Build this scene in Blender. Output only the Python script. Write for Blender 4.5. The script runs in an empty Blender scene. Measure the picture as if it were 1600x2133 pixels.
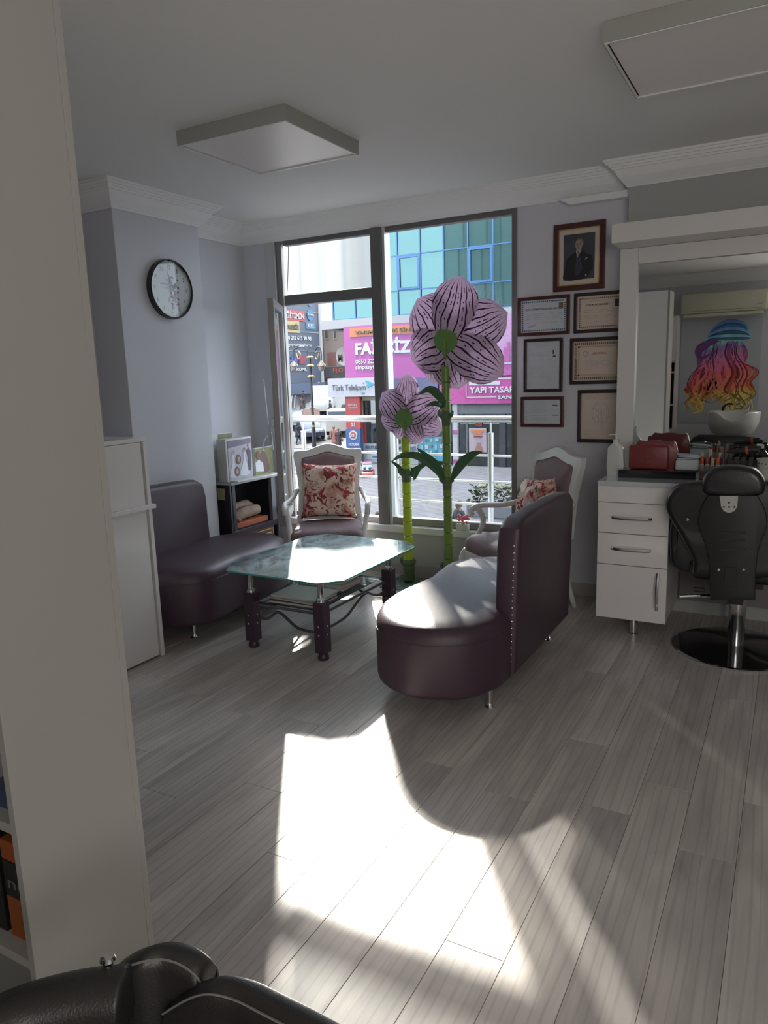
import bpy, bmesh, math, random
from mathutils import Vector, Matrix
random.seed(7)
S = bpy.context.scene
COL = S.collection
PI = math.pi
# ------------------------------------------------------------------ camera
W, H, FPX = 1600, 2133, 1531.0
EYE = Vector((0, 0, 1.55))
roll, pitch, yaw = -0.0314, 0.1836, 0.5089
fw = Vector((-math.sin(yaw)*math.cos(pitch), math.cos(yaw)*math.cos(pitch), -math.sin(pitch)))
r0 = fw.cross(Vector((0, 0, 1))).normalized(); u0 = r0.cross(fw)
CR = r0*math.cos(roll)+u0*math.sin(roll); CU = -r0*math.sin(roll)+u0*math.cos(roll)
cd = bpy.data.cameras.new('camera'); cam = bpy.data.objects.new('camera', cd); COL.objects.link(cam)
M = Matrix((CR, CU, -fw)).transposed().to_4x4(); M.translation = EYE; cam.matrix_world = M
cd.sensor_fit = 'VERTICAL'; cd.sensor_height = 24; cd.lens = 24*FPX/H; cd.clip_start = .05; cd.clip_end = 400
S.camera = cam
def ray(x, y): return CR*((x-W/2)/FPX) - CU*((y-H/2)/FPX) + fw
def at(x, y, Y): d = ray(x, y); return EYE+d*(Y/d.y)          # point of the plane Y seen at a pixel of the photograph
def atx(x, y, X): d = ray(x, y); return EYE+d*(X/d.x)
def atz(x, y, z): d = ray(x, y); return EYE+d*((z-EYE.z)/d.z)
# ------------------------------------------------------------------ world, sun, lamps, exposure
SKY, SUN, FILL = 1.95, 4.4, 15.0
wd = bpy.data.worlds.new('world'); S.world = wd; wd.use_nodes = True
bg = wd.node_tree.nodes['Background']; bg.inputs[0].default_value = (.78, .88, 1.0, 1); bg.inputs[1].default_value = SKY
sl = bpy.data.lights.new('sun', 'SUN'); sl.energy = SUN; sl.angle = math.radians(.9); sl.color = (1, .95, .86)
so = bpy.data.objects.new('sun', sl); COL.objects.link(so)
sdir = Vector((2.35, -3.42, -2.10)).normalized()               # the way the sunlight travels
so.rotation_euler = sdir.to_track_quat('-Z', 'Y').to_euler(); so.location = (-20, 20, 20)
al = bpy.data.lights.new('rear_fill_light', 'AREA'); al.shape = 'RECTANGLE'; al.size = 2.4; al.size_y = 1.3; al.energy = FILL; al.color = (1, .96, .9)  # fill added behind the camera to lift the interior, no fixture there
ao = bpy.data.objects.new('rear_fill_light', al); COL.objects.link(ao); ao.location = (1.5, -1.4, 1.7); ao.rotation_euler = (math.radians(90), 0, 0)
gl_ = bpy.data.lights.new('assumed_glint_lamp', 'POINT'); gl_.energy = 26000; gl_.shadow_soft_size = 1.0; gl_.color = (1, .93, .82)   # added point lamp in mid-air, assumed sun reflection for the sofa's shadow edge
go = bpy.data.objects.new('assumed_glint_lamp', gl_); COL.objects.link(go); go.location = (-25.8, 36, 21.0)
vs = S.view_settings; vs.view_transform = 'Standard'; vs.look = 'None'; vs.gamma = 1; vs.use_curve_mapping = False; vs.exposure = 1.8
# ------------------------------------------------------------------ materials
def lin(c):
    if isinstance(c, str): c = [int(c[i:i+2], 16)/255 for i in (0, 2, 4)]
    else: return tuple(c)
    return tuple(v/12.92 if v <= .04045 else ((v+.055)/1.055)**2.4 for v in c)
MATS = {}
def mat(name, color, rough=.6, metal=0, spec=.5, bump=0, bscale=60, var=0, vscale=6, coat=0, trans=0, emit=0, stretch=None):
    if name in MATS: return MATS[name]
    m = bpy.data.materials.new(name); m.use_nodes = True; nt = m.node_tree; b = nt.nodes['Principled BSDF']
    c = lin(color); b.inputs['Base Color'].default_value = (*c, 1); b.inputs['Roughness'].default_value = rough
    b.inputs['Metallic'].default_value = metal; b.inputs['Specular IOR Level'].default_value = spec
    b.inputs['Coat Weight'].default_value = coat; b.inputs['Coat Roughness'].default_value = .08
    if trans: b.inputs['Transmission Weight'].default_value = trans
    if emit: b.inputs['Emission Color'].default_value = (*c, 1); b.inputs['Emission Strength'].default_value = emit
    tc = nt.nodes.new('ShaderNodeTexCoord'); src = tc.outputs['Object']
    if stretch:
        mp = nt.nodes.new('ShaderNodeMapping'); mp.inputs['Scale'].default_value = stretch; nt.links.new(src, mp.inputs[0]); src = mp.outputs[0]
    if bump or True:
        n = nt.nodes.new('ShaderNodeTexNoise'); n.inputs['Scale'].default_value = bscale; n.inputs['Detail'].default_value = 3; nt.links.new(src, n.inputs[0])
        bp_ = nt.nodes.new('ShaderNodeBump'); bp_.inputs['Strength'].default_value = max(bump, .015); bp_.inputs['Distance'].default_value = .004
        nt.links.new(n.outputs[0], bp_.inputs['Height']); nt.links.new(bp_.outputs[0], b.inputs['Normal'])
    if var:
        n2 = nt.nodes.new('ShaderNodeTexNoise'); n2.inputs['Scale'].default_value = vscale; n2.inputs['Detail'].default_value = 4; nt.links.new(src, n2.inputs[0])
        mx = nt.nodes.new('ShaderNodeMix'); mx.data_type = 'RGBA'
        mx.inputs[6].default_value = (*[v*(1-var) for v in c], 1); mx.inputs[7].default_value = (*[min(1, v*(1+var)) for v in c], 1)
        nt.links.new(n2.outputs[0], mx.inputs[0]); nt.links.new(mx.outputs[2], b.inputs['Base Color'])
    MATS[name] = m; return m
def N(nt, typ, **kw):
    n = nt.nodes.new(typ)
    for k, v in kw.items(): setattr(n, k, v)
    return n
def pane_mat(name, tint=(.97, .99, .99), gl=1.0, rough=0.0, ior=1.5, haze=0, hazecol=(.8, .95, 1)):
    m = bpy.data.materials.new(name); m.use_nodes = True; nt = m.node_tree; nt.nodes.clear()
    o = N(nt, 'ShaderNodeOutputMaterial'); t = N(nt, 'ShaderNodeBsdfTransparent'); t.inputs[0].default_value = (*tint, 1)
    g = N(nt, 'ShaderNodeBsdfGlossy'); g.inputs['Roughness'].default_value = rough
    f = N(nt, 'ShaderNodeFresnel'); f.inputs[0].default_value = ior
    mu = N(nt, 'ShaderNodeMath', operation='MULTIPLY'); mu.inputs[1].default_value = gl; nt.links.new(f.outputs[0], mu.inputs[0])
    x = N(nt, 'ShaderNodeMixShader'); nt.links.new(mu.outputs[0], x.inputs[0]); nt.links.new(t.outputs[0], x.inputs[1]); nt.links.new(g.outputs[0], x.inputs[2])
    last = x
    if haze:
        d = N(nt, 'ShaderNodeBsdfDiffuse'); d.inputs[0].default_value = (*hazecol, 1)
        tr = N(nt, 'ShaderNodeBsdfTranslucent'); tr.inputs[0].default_value = (*hazecol, 1)
        g2 = N(nt, 'ShaderNodeBsdfGlossy'); g2.inputs['Roughness'].default_value = .42; g2.inputs[0].default_value = (*hazecol, 1)
        a = N(nt, 'ShaderNodeMixShader'); a.inputs[0].default_value = .35; nt.links.new(d.outputs[0], a.inputs[1]); nt.links.new(tr.outputs[0], a.inputs[2])
        a2 = N(nt, 'ShaderNodeMixShader'); a2.inputs[0].default_value = .4; nt.links.new(a.outputs[0], a2.inputs[1]); nt.links.new(g2.outputs[0], a2.inputs[2])
        tc = N(nt, 'ShaderNodeTexCoord'); w = N(nt, 'ShaderNodeTexNoise'); w.inputs['Scale'].default_value = 2.6; w.inputs['Detail'].default_value = 5; w.inputs['Distortion'].default_value = 2.5
        nt.links.new(tc.outputs['Object'], w.inputs[0])
        cr = N(nt, 'ShaderNodeMapRange'); cr.inputs[1].default_value = .38; cr.inputs[2].default_value = .66; cr.inputs[3].default_value = haze*.35; cr.inputs[4].default_value = haze
        nt.links.new(w.outputs[0], cr.inputs[0])
        y = N(nt, 'ShaderNodeMixShader'); nt.links.new(cr.outputs[0], y.inputs[0]); nt.links.new(x.outputs[0], y.inputs[1]); nt.links.new(a2.outputs[0], y.inputs[2]); last = y
    nt.links.new(last.outputs[0], o.inputs[0]); return m
def wood_floor():
    m = bpy.data.materials.new('grey_laminate'); m.use_nodes = True; nt = m.node_tree; b = nt.nodes['Principled BSDF']; L = nt.links.new
    tc = N(nt, 'ShaderNodeTexCoord'); oi = N(nt, 'ShaderNodeObjectInfo')
    cmb = N(nt, 'ShaderNodeCombineXYZ'); ml = N(nt, 'ShaderNodeMath', operation='MULTIPLY'); ml.inputs[1].default_value = 37
    L(oi.outputs['Random'], ml.inputs[0]); L(ml.outputs[0], cmb.inputs[0]); L(ml.outputs[0], cmb.inputs[1])
    ad = N(nt, 'ShaderNodeVectorMath', operation='ADD'); L(tc.outputs['Object'], ad.inputs[0]); L(cmb.outputs[0], ad.inputs[1])
    def noise(sc, det, dist, scale):
        mp = N(nt, 'ShaderNodeMapping'); mp.inputs['Scale'].default_value = sc; L(ad.outputs[0], mp.inputs[0])
        n = N(nt, 'ShaderNodeTexNoise'); n.inputs['Scale'].default_value = scale; n.inputs['Detail'].default_value = det; n.inputs['Distortion'].default_value = dist; L(mp.outputs[0], n.inputs[0]); return n.outputs[0]
    broad = noise((6, 1, 1), 4, .8, 1.6); fine = noise((30, 1.2, 1), 5, .3, 5)
    mp = N(nt, 'ShaderNodeMapping'); mp.inputs['Scale'].default_value = (9, .9, 1); L(ad.outputs[0], mp.inputs[0])
    wv = N(nt, 'ShaderNodeTexWave', wave_type='RINGS', rings_direction='Z'); wv.inputs['Scale'].default_value = 1.1; wv.inputs['Distortion'].default_value = 6; wv.inputs['Detail'].default_value = 2; L(mp.outputs[0], wv.inputs[0])
    cr = N(nt, 'ShaderNodeValToRGB'); cr.color_ramp.elements[0].position = .3; cr.color_ramp.elements[1].position = .72
    cr.color_ramp.elements[0].color = (*lin('aca6a3'), 1); cr.color_ramp.elements[1].color = (*lin('d2cbc4'), 1); L(broad, cr.inputs[0])
    def mixc(fac, a, bcol, fv):
        x = N(nt, 'ShaderNodeMix', data_type='RGBA'); mr = N(nt, 'ShaderNodeMapRange'); mr.inputs[1].default_value = fv[0]; mr.inputs[2].default_value = fv[1]; mr.inputs[3].default_value = 0; mr.inputs[4].default_value = fv[2]
        L(fac, mr.inputs[0]); L(mr.outputs[0], x.inputs[0]); L(a, x.inputs[6]); x.inputs[7].default_value = (*lin(bcol), 1); return x.outputs[2]
    c = mixc(fine, cr.outputs[0], '9a928f', (.5, .8, .22)); c = mixc(wv.outputs[0], c, '7d7471', (.75, 1, .25))
    hs = N(nt, 'ShaderNodeHueSaturation'); mr = N(nt, 'ShaderNodeMapRange'); mr.inputs[3].default_value = .86; mr.inputs[4].default_value = 1.1; L(oi.outputs['Random'], mr.inputs[0]); L(mr.outputs[0], hs.inputs['Value']); L(c, hs.inputs['Color'])
    L(hs.outputs[0], b.inputs['Base Color'])
    b.inputs['Roughness'].default_value = .37; b.inputs['Specular IOR Level'].default_value = .5
    bu = N(nt, 'ShaderNodeBump'); bu.inputs['Strength'].default_value = .13; bu.inputs['Distance'].default_value = .0015; L(fine, bu.inputs['Height']); L(bu.outputs[0], b.inputs['Normal'])
    return m
def petal_mat():
    m = bpy.data.materials.new('petal_foam'); m.use_nodes = True; nt = m.node_tree; b = nt.nodes['Principled BSDF']; L = nt.links.new
    uv = N(nt, 'ShaderNodeUVMap'); sp = N(nt, 'ShaderNodeSeparateXYZ'); L(uv.outputs[0], sp.inputs[0])
    ns = N(nt, 'ShaderNodeTexNoise'); ns.inputs['Scale'].default_value = 2.5; L(uv.outputs[0], ns.inputs[0])
    def mth(op, a, b_=None):
        n = N(nt, 'ShaderNodeMath', operation=op)
        for i, v in enumerate((a, b_)):
            if v is None: continue
            if isinstance(v, (int, float)): n.inputs[i].default_value = v
            else: L(v, n.inputs[i])
        return n.outputs[0]
    u = mth('ADD', mth('MULTIPLY', sp.outputs[0], 9.0), mth('MULTIPLY', ns.outputs[0], 1.3))
    fr = mth('FRACT', u); line = mth('LESS_THAN', fr, .2)
    # short dashes between the veins
    n2 = N(nt, 'ShaderNodeTexNoise'); n2.inputs['Scale'].default_value = 14; L(uv.outputs[0], n2.inputs[0])
    fr2 = mth('FRACT', mth('ADD', u, .45)); dash = mth('MULTIPLY', mth('LESS_THAN', fr2, .17), mth('GREATER_THAN', n2.outputs[0], .56))
    tot = mth('MAXIMUM', line, dash)
    edge = N(nt, 'ShaderNodeMapRange'); edge.inputs[1].default_value = .82; edge.inputs[2].default_value = 1.0; edge.inputs[3].default_value = 1; edge.inputs[4].default_value = 0; L(sp.outputs[1], edge.inputs[0])
    tot = mth('MULTIPLY', tot, edge.outputs[0])
    x = N(nt, 'ShaderNodeMix', data_type='RGBA'); L(tot, x.inputs[0]); x.inputs[6].default_value = (*lin('e6d3e4'), 1); x.inputs[7].default_value = (*lin('4a1552'), 1)
    L(x.outputs[2], b.inputs['Base Color']); b.inputs['Roughness'].default_value = .7
    tr = N(nt, 'ShaderNodeBsdfTranslucent'); L(x.outputs[2], tr.inputs[0]); ms = N(nt, 'ShaderNodeMixShader'); ms.inputs[0].default_value = .45
    L(b.outputs[0], ms.inputs[1]); L(tr.outputs[0], ms.inputs[2]); L(ms.outputs[0], nt.nodes['Material Output'].inputs[0]); return m
def cushion_mat():
    m = bpy.data.materials.new('floral_cushion'); m.use_nodes = True; nt = m.node_tree; b = nt.nodes['Principled BSDF']; L = nt.links.new
    tc = N(nt, 'ShaderNodeTexCoord')
    def nz(sc, d=2, dist=0, off=0):
        mp = N(nt, 'ShaderNodeMapping'); mp.inputs['Location'].default_value = (off, off*.7, 0); L(tc.outputs['Object'], mp.inputs[0])
        n = N(nt, 'ShaderNodeTexNoise'); n.inputs['Scale'].default_value = sc; n.inputs['Detail'].default_value = d; n.inputs['Distortion'].default_value = dist; L(mp.outputs[0], n.inputs[0]); return n.outputs[0]
    prev = None
    def layer(prev, fac, lo, hi, col):
        mr = N(nt, 'ShaderNodeMapRange'); mr.inputs[1].default_value = lo; mr.inputs[2].default_value = hi; L(fac, mr.inputs[0])
        x = N(nt, 'ShaderNodeMix', data_type='RGBA'); L(mr.outputs[0], x.inputs[0])
        if prev is None: x.inputs[6].default_value = (*lin('e9cfc0'), 1)
        else: L(prev, x.inputs[6])
        x.inputs[7].default_value = (*lin(col), 1); return x.outputs[2]
    c = layer(None, nz(9, 3, .6, 3), .48, .62, 'c88d80'); c = layer(c, nz(13, 3, 1, 8), .56, .6, 'a03b41'); c = layer(c, nz(22, 2, 1, 15), .6, .63, '7a4038')
    c = layer(c, nz(6, 2, 1.5, 21), .63, .66, 'a8163f')
    L(c, b.inputs['Base Color']); b.inputs['Roughness'].default_value = .85
    n = N(nt, 'ShaderNodeTexNoise'); n.inputs['Scale'].default_value = 9; L(tc.outputs['Object'], n.inputs[0]); bu = N(nt, 'ShaderNodeBump'); bu.inputs['Strength'].default_value = .5; bu.inputs['Distance'].default_value = .02; L(n.outputs[0], bu.inputs['Height']); L(bu.outputs[0], b.inputs['Normal'])
    return m
def brick_mat(name, c1, c2, mortar, scale, w=.5, h=.25, rough=.8, rot=None):
    m = bpy.data.materials.new(name); m.use_nodes = True; nt = m.node_tree; b = nt.nodes['Principled BSDF']; L = nt.links.new
    tc = N(nt, 'ShaderNodeTexCoord'); mp = N(nt, 'ShaderNodeMapping'); L(tc.outputs['Object'], mp.inputs[0])
    if rot: mp.inputs['Rotation'].default_value = rot
    br = N(nt, 'ShaderNodeTexBrick'); br.inputs['Scale'].default_value = scale; br.inputs['Brick Width'].default_value = w; br.inputs['Row Height'].default_value = h
    br.inputs['Color1'].default_value = (*lin(c1), 1); br.inputs['Color2'].default_value = (*lin(c2), 1); br.inputs['Mortar'].default_value = (*lin(mortar), 1); br.inputs['Mortar Size'].default_value = .025
    L(mp.outputs[0], br.inputs[0]); L(br.outputs[0], b.inputs['Base Color']); b.inputs['Roughness'].default_value = rough; return m

WALL = mat('wall_paint', (.60, .60, .64), .75, bump=.05, bscale=180)
CEIL = mat('ceiling_paint', (.80, .79, .77), .8, bump=.04, bscale=120)
CROWN = mat('plaster_moulding', (.82, .815, .81), .6)
WHITEG = mat('white_gloss_board', (.82, .80, .79), .16, coat=.5)
WHITEM = mat('white_satin_board', (.68, .66, .64), .38)
ALU = mat('grey_aluminium', (.27, .26, .25), .42, metal=.35)
ALUD = mat('dark_aluminium', (.17, .165, .165), .45, metal=.3)
ALUL = mat('pale_aluminium', (.55, .56, .57), .35, metal=.3)
GASK = mat('black_rubber', (.015, .015, .016), .6)
CHROME = mat('chrome', (.75, .75, .76), .12, metal=1)
STEEL = mat('brushed_steel', (.40, .40, .39), .3, metal=.8)
BLACKL = mat('black_leather', (.016, .016, .019), .36, bump=.15, bscale=220, coat=.25)
BLACKP = mat('black_plastic', (.02, .02, .022), .5)
BLACKG = mat('black_gloss', (.008, .008, .01), .07, coat=.6)
MAUVE = mat('aubergine_leatherette', (.062, .034, .052), .4, bump=.28, bscale=330, spec=.6)
FABRIC = mat('mauve_upholstery', (.20, .135, .145), .62, bump=.3, bscale=400, var=.15, vscale=30)
CWHITE = mat('painted_white_wood', (.68, .68, .66), .4)
DBROWN = mat('dark_brown_wood', (.07, .018, .018), .32, var=.2, vscale=20)
DBLACK = mat('black_brown_wood', (.026, .012, .013), .35)
PAPER = mat('white_paper', (.55, .58, .62), .5)
PAPERC = mat('cream_paper', (.60, .50, .42), .5)
INK = mat('black_ink', (.03, .03, .035), .6)
GREYINK = mat('grey_ink', (.28, .28, .3), .6)
BLUEINK = mat('blue_ink', (.03, .09, .2), .6)
REDINK = mat('red_ink', (.5, .05, .03), .6)
OCHRE = mat('ochre_ink', (.55, .36, .2), .6)
GOLD = mat('gold_paint', (.62, .44, .14), .35, metal=.5)
GLASS = pane_mat('window_glass', gl=.7)
FRAMEGL = pane_mat('picture_glass', gl=.6)
TABLEGL = pane_mat('table_glass', tint=(.78, .9, .9), gl=1.0, haze=.42)
SHELFGL = pane_mat('clear_shelf_glass', tint=(.8, .9, .88), gl=1.0, haze=.1)
GLEDGE = mat('green_glass_edge', (.05, .32, .27), .15)
BASEGL = pane_mat('green_base_glass', tint=(.6, .8, .72), gl=1, haze=.3, hazecol=(.6, .8, .72))
FLOOR = wood_floor(); PETAL = petal_mat(); CUSH = cushion_mat()
STEMY = mat('yellow_green_stem', (.40, .52, .035), .35, var=.12); STEMG = mat('olive_green_stem', (.17, .26, .05), .38, var=.15)
STEMD = mat('dark_green_wrap', (.09, .14, .06), .5, var=.2); LEAF = mat('green_leaf', (.05, .13, .055), .38, var=.25, vscale=9)
HUB = mat('green_hub', (.13, .26, .07), .3, coat=.3)
MIRROR = bpy.data.materials.new('mirror_silver'); MIRROR.use_nodes = True; q_ = MIRROR.node_tree.nodes['Principled BSDF']
q_.inputs['Base Color'].default_value = (.84, .86, .85, 1); q_.inputs['Metallic'].default_value = 1; q_.inputs['Roughness'].default_value = 0
# ------------------------------------------------------------------ builders
ROOTS = {}
def tag(o, label, cat, group=None, kind=None):
    if label: o['label'] = label
    if cat: o['category'] = cat
    if group: o['group'] = group
    if kind: o['kind'] = kind
    return o
def thing(name, label, cat, loc=(0, 0, 0), rz=0, group=None):
    o = bpy.data.objects.new(name, None); COL.objects.link(o); o.location = loc; o.rotation_euler = (0, 0, rz); o.empty_display_size = .1
    return tag(o, label, cat, group)
def obj(name, bm, m, parent=None, world=False, smooth=False, label=None):
    me = bpy.data.meshes.new(name)
    if isinstance(bm, bpy.types.Mesh): me = bm
    else:
        bmesh.ops.recalc_face_normals(bm, faces=bm.faces[:]); bm.to_mesh(me); bm.free()
    if world and parent is not None:
        r = parent
        while r.parent: r = r.parent
        me.transform(Matrix.LocRotScale(r.location, r.rotation_euler, None).inverted())
    for x in (m if isinstance(m, (list, tuple)) else [m]): me.materials.append(x)
    if smooth:
        for p in me.polygons: p.use_smooth = True
        if smooth != 2: me.set_sharp_from_angle(angle=math.radians(38))
    o = bpy.data.objects.new(name, me); COL.objects.link(o)
    if parent is not None: o.parent = parent
    if label: o['label'] = label
    return o
def solo(name, bm, m, label, cat, group=None, smooth=False, world=True):
    """a thing of one mesh: origin moved to its base centre"""
    o = obj(name, bm, m, smooth=smooth); vs_ = [v.co for v in o.data.vertices]
    c = Vector((sum(v.x for v in vs_)/len(vs_), sum(v.y for v in vs_)/len(vs_), min(v.z for v in vs_)))
    o.data.transform(Matrix.Translation(-c)); o.location = c
    return tag(o, label, cat, group)
def struct(name, bm, m, parent=None, smooth=False):
    o = obj(name, bm, m, parent, smooth=smooth)
    if parent is None: o['kind'] = 'structure'
    return o
def NB(): return bmesh.new()
def box(bm, x0, x1, y0, y1, z0, z1, bev=0, seg=2, R=None, mi=0):
    t = bmesh.new(); bmesh.ops.create_cube(t, size=1)
    sx, sy, sz = abs(x1-x0), abs(y1-y0), abs(z1-z0)
    for v in t.verts: v.co = Vector((v.co.x*sx, v.co.y*sy, v.co.z*sz))
    if bev: bmesh.ops.bevel(t, geom=t.edges[:]+t.verts[:], offset=min(bev, .49*min(sx, sy, sz)), segments=seg, affect='EDGES', profile=.5)
    c = Vector(((x0+x1)/2, (y0+y1)/2, (z0+z1)/2))
    for v in t.verts: v.co = (R @ v.co if R else v.co)+c
    for f in t.faces: f.material_index = mi
    me = bpy.data.meshes.new('t'); t.to_mesh(me); t.free(); bm.from_mesh(me); bpy.data.meshes.remove(me); return bm
def B(x0, x1, y0, y1, z0, z1, bev=0, seg=2, R=None): return box(NB(), x0, x1, y0, y1, z0, z1, bev, seg, R)
def tube(bm, pts, rad, n=10, caps=True, flat=1.0):
    pts = [Vector(p) for p in pts]; rs = rad if isinstance(rad, (list, tuple)) else [rad]*len(pts); rings = []; up = None
    for i, p in enumerate(pts):
        t = (pts[min(i+1, len(pts)-1)]-pts[max(i-1, 0)]).normalized()
        if up is None: up = t.orthogonal().normalized()
        up = (up-t*up.dot(t)).normalized(); s = t.cross(up)
        rings.append([bm.verts.new(p+(up*math.cos(a)+s*math.sin(a)*flat)*rs[i]) for a in [2*PI*k/n for k in range(n)]])
    for a, b in zip(rings, rings[1:]):
        for k in range(n): bm.faces.new((a[k], a[(k+1) % n], b[(k+1) % n], b[k]))
    if caps: bm.faces.new(rings[0][::-1]); bm.faces.new(rings[-1])
    return bm
def lathe(bm, prof, c=(0, 0, 0), n=24, axis='Z', caps=True):
    c = Vector(c); rings = []
    for r, z in prof:
        ring = []
        for k in range(n):
            a = 2*PI*k/n; x, y = r*math.cos(a), r*math.sin(a)
            v = Vector((x, y, z)) if axis == 'Z' else (Vector((x, z, y)) if axis == 'Y' else Vector((z, x, y)))
            ring.append(bm.verts.new(v+c))
        rings.append(ring)
    for a, b in zip(rings, rings[1:]):
        for k in range(n): bm.faces.new((a[k], a[(k+1) % n], b[(k+1) % n], b[k]))
    if caps: bm.faces.new(rings[0][::-1]); bm.faces.new(rings[-1])
    return bm
def prism(bm, pts, fn, d0, d1, bev=0, seg=2):
    """2D outline pts swept between depths d0 and d1; fn(a,b,d) gives the point"""
    t = bmesh.new(); A = [t.verts.new(fn(a, b, d0)) for a, b in pts]; Bv = [t.verts.new(fn(a, b, d1)) for a, b in pts]; n = len(pts)
    t.faces.new(A); t.faces.new(Bv[::-1])
    for k in range(n): t.faces.new((A[k], Bv[k], Bv[(k+1) % n], A[(k+1) % n]))
    bmesh.ops.recalc_face_normals(t, faces=t.faces[:])
    if bev:
        t.faces.ensure_lookup_table(); es = list(t.faces[0].edges)+list(t.faces[1].edges)
        bmesh.ops.bevel(t, geom=es, offset=bev, segments=seg, affect='EDGES', profile=.5)
    me = bpy.data.meshes.new('t'); t.to_mesh(me); t.free(); bm.from_mesh(me); bpy.data.meshes.remove(me); return bm
XZ = lambda a, b, d: Vector((a, d, b)); XY = lambda a, b, d: Vector((a, b, d)); YZ = lambda a, b, d: Vector((d, a, b))
def smoothpts(pts, n=4, closed=True):
    P = [Vector((*p, 0)) if len(p) == 2 else Vector(p) for p in pts]; out = []; L = len(P)
    rng = range(L) if closed else range(L-1)
    for i in rng:
        if closed: p0, p1, p2, p3 = P[(i-1) % L], P[i], P[(i+1) % L], P[(i+2) % L]
        else: p0, p1, p2, p3 = P[max(i-1, 0)], P[i], P[i+1], P[min(i+2, L-1)]
        for k in range(n):
            t = k/n; out.append(.5*((2*p1)+(p2-p0)*t+(2*p0-5*p1+4*p2-p3)*t*t+(3*p1-p0-3*p2+p3)*t**3))
    if not closed: out.append(P[-1])
    return [tuple(v)[:len(pts[0])] for v in out]
def ell(cx, cy, rx, ry, n=24): return [(cx+rx*math.cos(2*PI*k/n), cy+ry*math.sin(2*PI*k/n)) for k in range(n)]
def ecurve(bm, c, r, n=12, m=8):
    r = Vector(r) if not isinstance(r, (int, float)) else Vector((r, r, r)); t = bmesh.new(); bmesh.ops.create_uvsphere(t, u_segments=n, v_segments=m, radius=1)
    for v in t.verts: v.co = Vector((v.co.x*r.x, v.co.y*r.y, v.co.z*r.z))+Vector(c)
    me = bpy.data.meshes.new('t'); t.to_mesh(me); t.free(); bm.from_mesh(me); bpy.data.meshes.remove(me); return bm
def textmesh(s, bold=0.0):
    cu = bpy.data.curves.new('txt', 'FONT'); cu.body = s; cu.size = 1; cu.offset = bold; cu.extrude = .004; cu.resolution_u = 2
    o = bpy.data.objects.new('txt', cu); COL.objects.link(o); dg = bpy.context.evaluated_depsgraph_get()
    me = bpy.data.meshes.new_from_object(o.evaluated_get(dg)); bpy.data.objects.remove(o); bpy.data.curves.remove(cu); me.materials.clear(); return me
def text(name, s, P, U, V, w, h, m, parent, bold=0.01, label=None, proud=None):
    """lettering fitted to a rectangle: P lower-left corner, U,V unit axes, w by h"""
    me = textmesh(s, bold); xs = [v.co.x for v in me.vertices]; ys = [v.co.y for v in me.vertices]
    x0, x1, y0, y1 = min(xs), max(xs), min(ys), max(ys); P = Vector(P); U = Vector(U); V = Vector(V); Nn = U.cross(V)
    for v in me.vertices: v.co = P+U*((v.co.x-x0)/(x1-x0)*w)+V*((v.co.y-y0)/(y1-y0)*h)+Nn*(v.co.z*(.5 if proud is None else proud))
    return obj(name, me, m, parent, world=True, label=label)
UX, UZ, UY = Vector((1, 0, 0)), Vector((0, 0, 1)), Vector((0, 1, 0))

# ================================================================== THE ROOM
XL, XR, YW, YR, ZC = -4.03, 2.4, 4.98, -1.6, 2.765
# floor slab and its planks
fl = struct('floor', B(XL-.2, XR+.2, YR-.2, YW+.15, -.12, -.006), mat('floor_base', (.12, .11, .1), .8))
PW, PL = .172, 1.28
pb = B(-PW/2+.0006, PW/2-.0006, -PL/2+.0006, PL/2-.0006, -.0045, .0, bev=.0008, seg=1)
p0 = obj('floor_plank', pb, FLOOR, fl); first = True; cnt = 0
for i in range(30):
    x = -3.94+i*PW; off = (i*.47+random.random()*.3) % 1*PL
    for j in range(5):
        y = -.35+off+j*PL
        y0_, y1_ = y-PL/2, min(y+PL/2, YW-.001)
        if y1_-y0_ < .03: continue
        if x > 1.1: continue
        if first: o = p0; first = False
        else: o = p0.copy(); COL.objects.link(o)
        o.location = (x, (y0_+y1_)/2, 0); o.scale.y = (y1_-y0_)/PL; cnt += 1
rest = NB()
for i in range(-1, 8):                                             # the part of the floor that the photograph does not show
    box(rest, 1.18+i*.172+.001 if i >= 0 else XL-.1, 1.18+(i+1)*.172-.001 if i >= 0 else -4.03, YR, YW, -.0045, 0) if i >= 0 else None
box(rest, XL, 1.17, YR, -1.02, -.0045, -.0008)
struct('plank_strip', rest, FLOOR, fl)
struct('ceiling', B(XL-.2, XR+.2, YR-.2, YW+.3, ZC, ZC+.15), CEIL)
struct('wall_left', B(XL-.2, XL, YR-.2, YW+.3, 0, ZC), WALL)
struct('wall_chimney', B(XL, -3.77, 3.42, 4.18, 0, ZC, bev=.004), WALL)
struct('wall_right', B(XR, XR+.2, YR-.2, YW+.3, 0, ZC), WALL)
struct('wall_rear', B(XL, XR, YR-.2, YR, 0, ZC), WALL)
WX0, WX1, WZ0, WZ1 = -3.70, -1.69, .40, 2.62
bw = NB(); box(bw, XL, WX0, YW, YW+.10, 0, ZC); box(bw, WX0, WX1, YW, YW+.10, 0, WZ0-.055); box(bw, WX0, WX1, YW, YW+.10, WZ1, ZC); box(bw, WX1, XR, YW, YW+.10, 0, ZC)
struct('wall_back', bw, WALL)
struct('wall_bulkhead', B(-.95, XR, 4.87, YW+.01, 0, ZC), mat('bulkhead_paint', (.42, .42, .41), .75, bump=.05, bscale=180))
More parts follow.
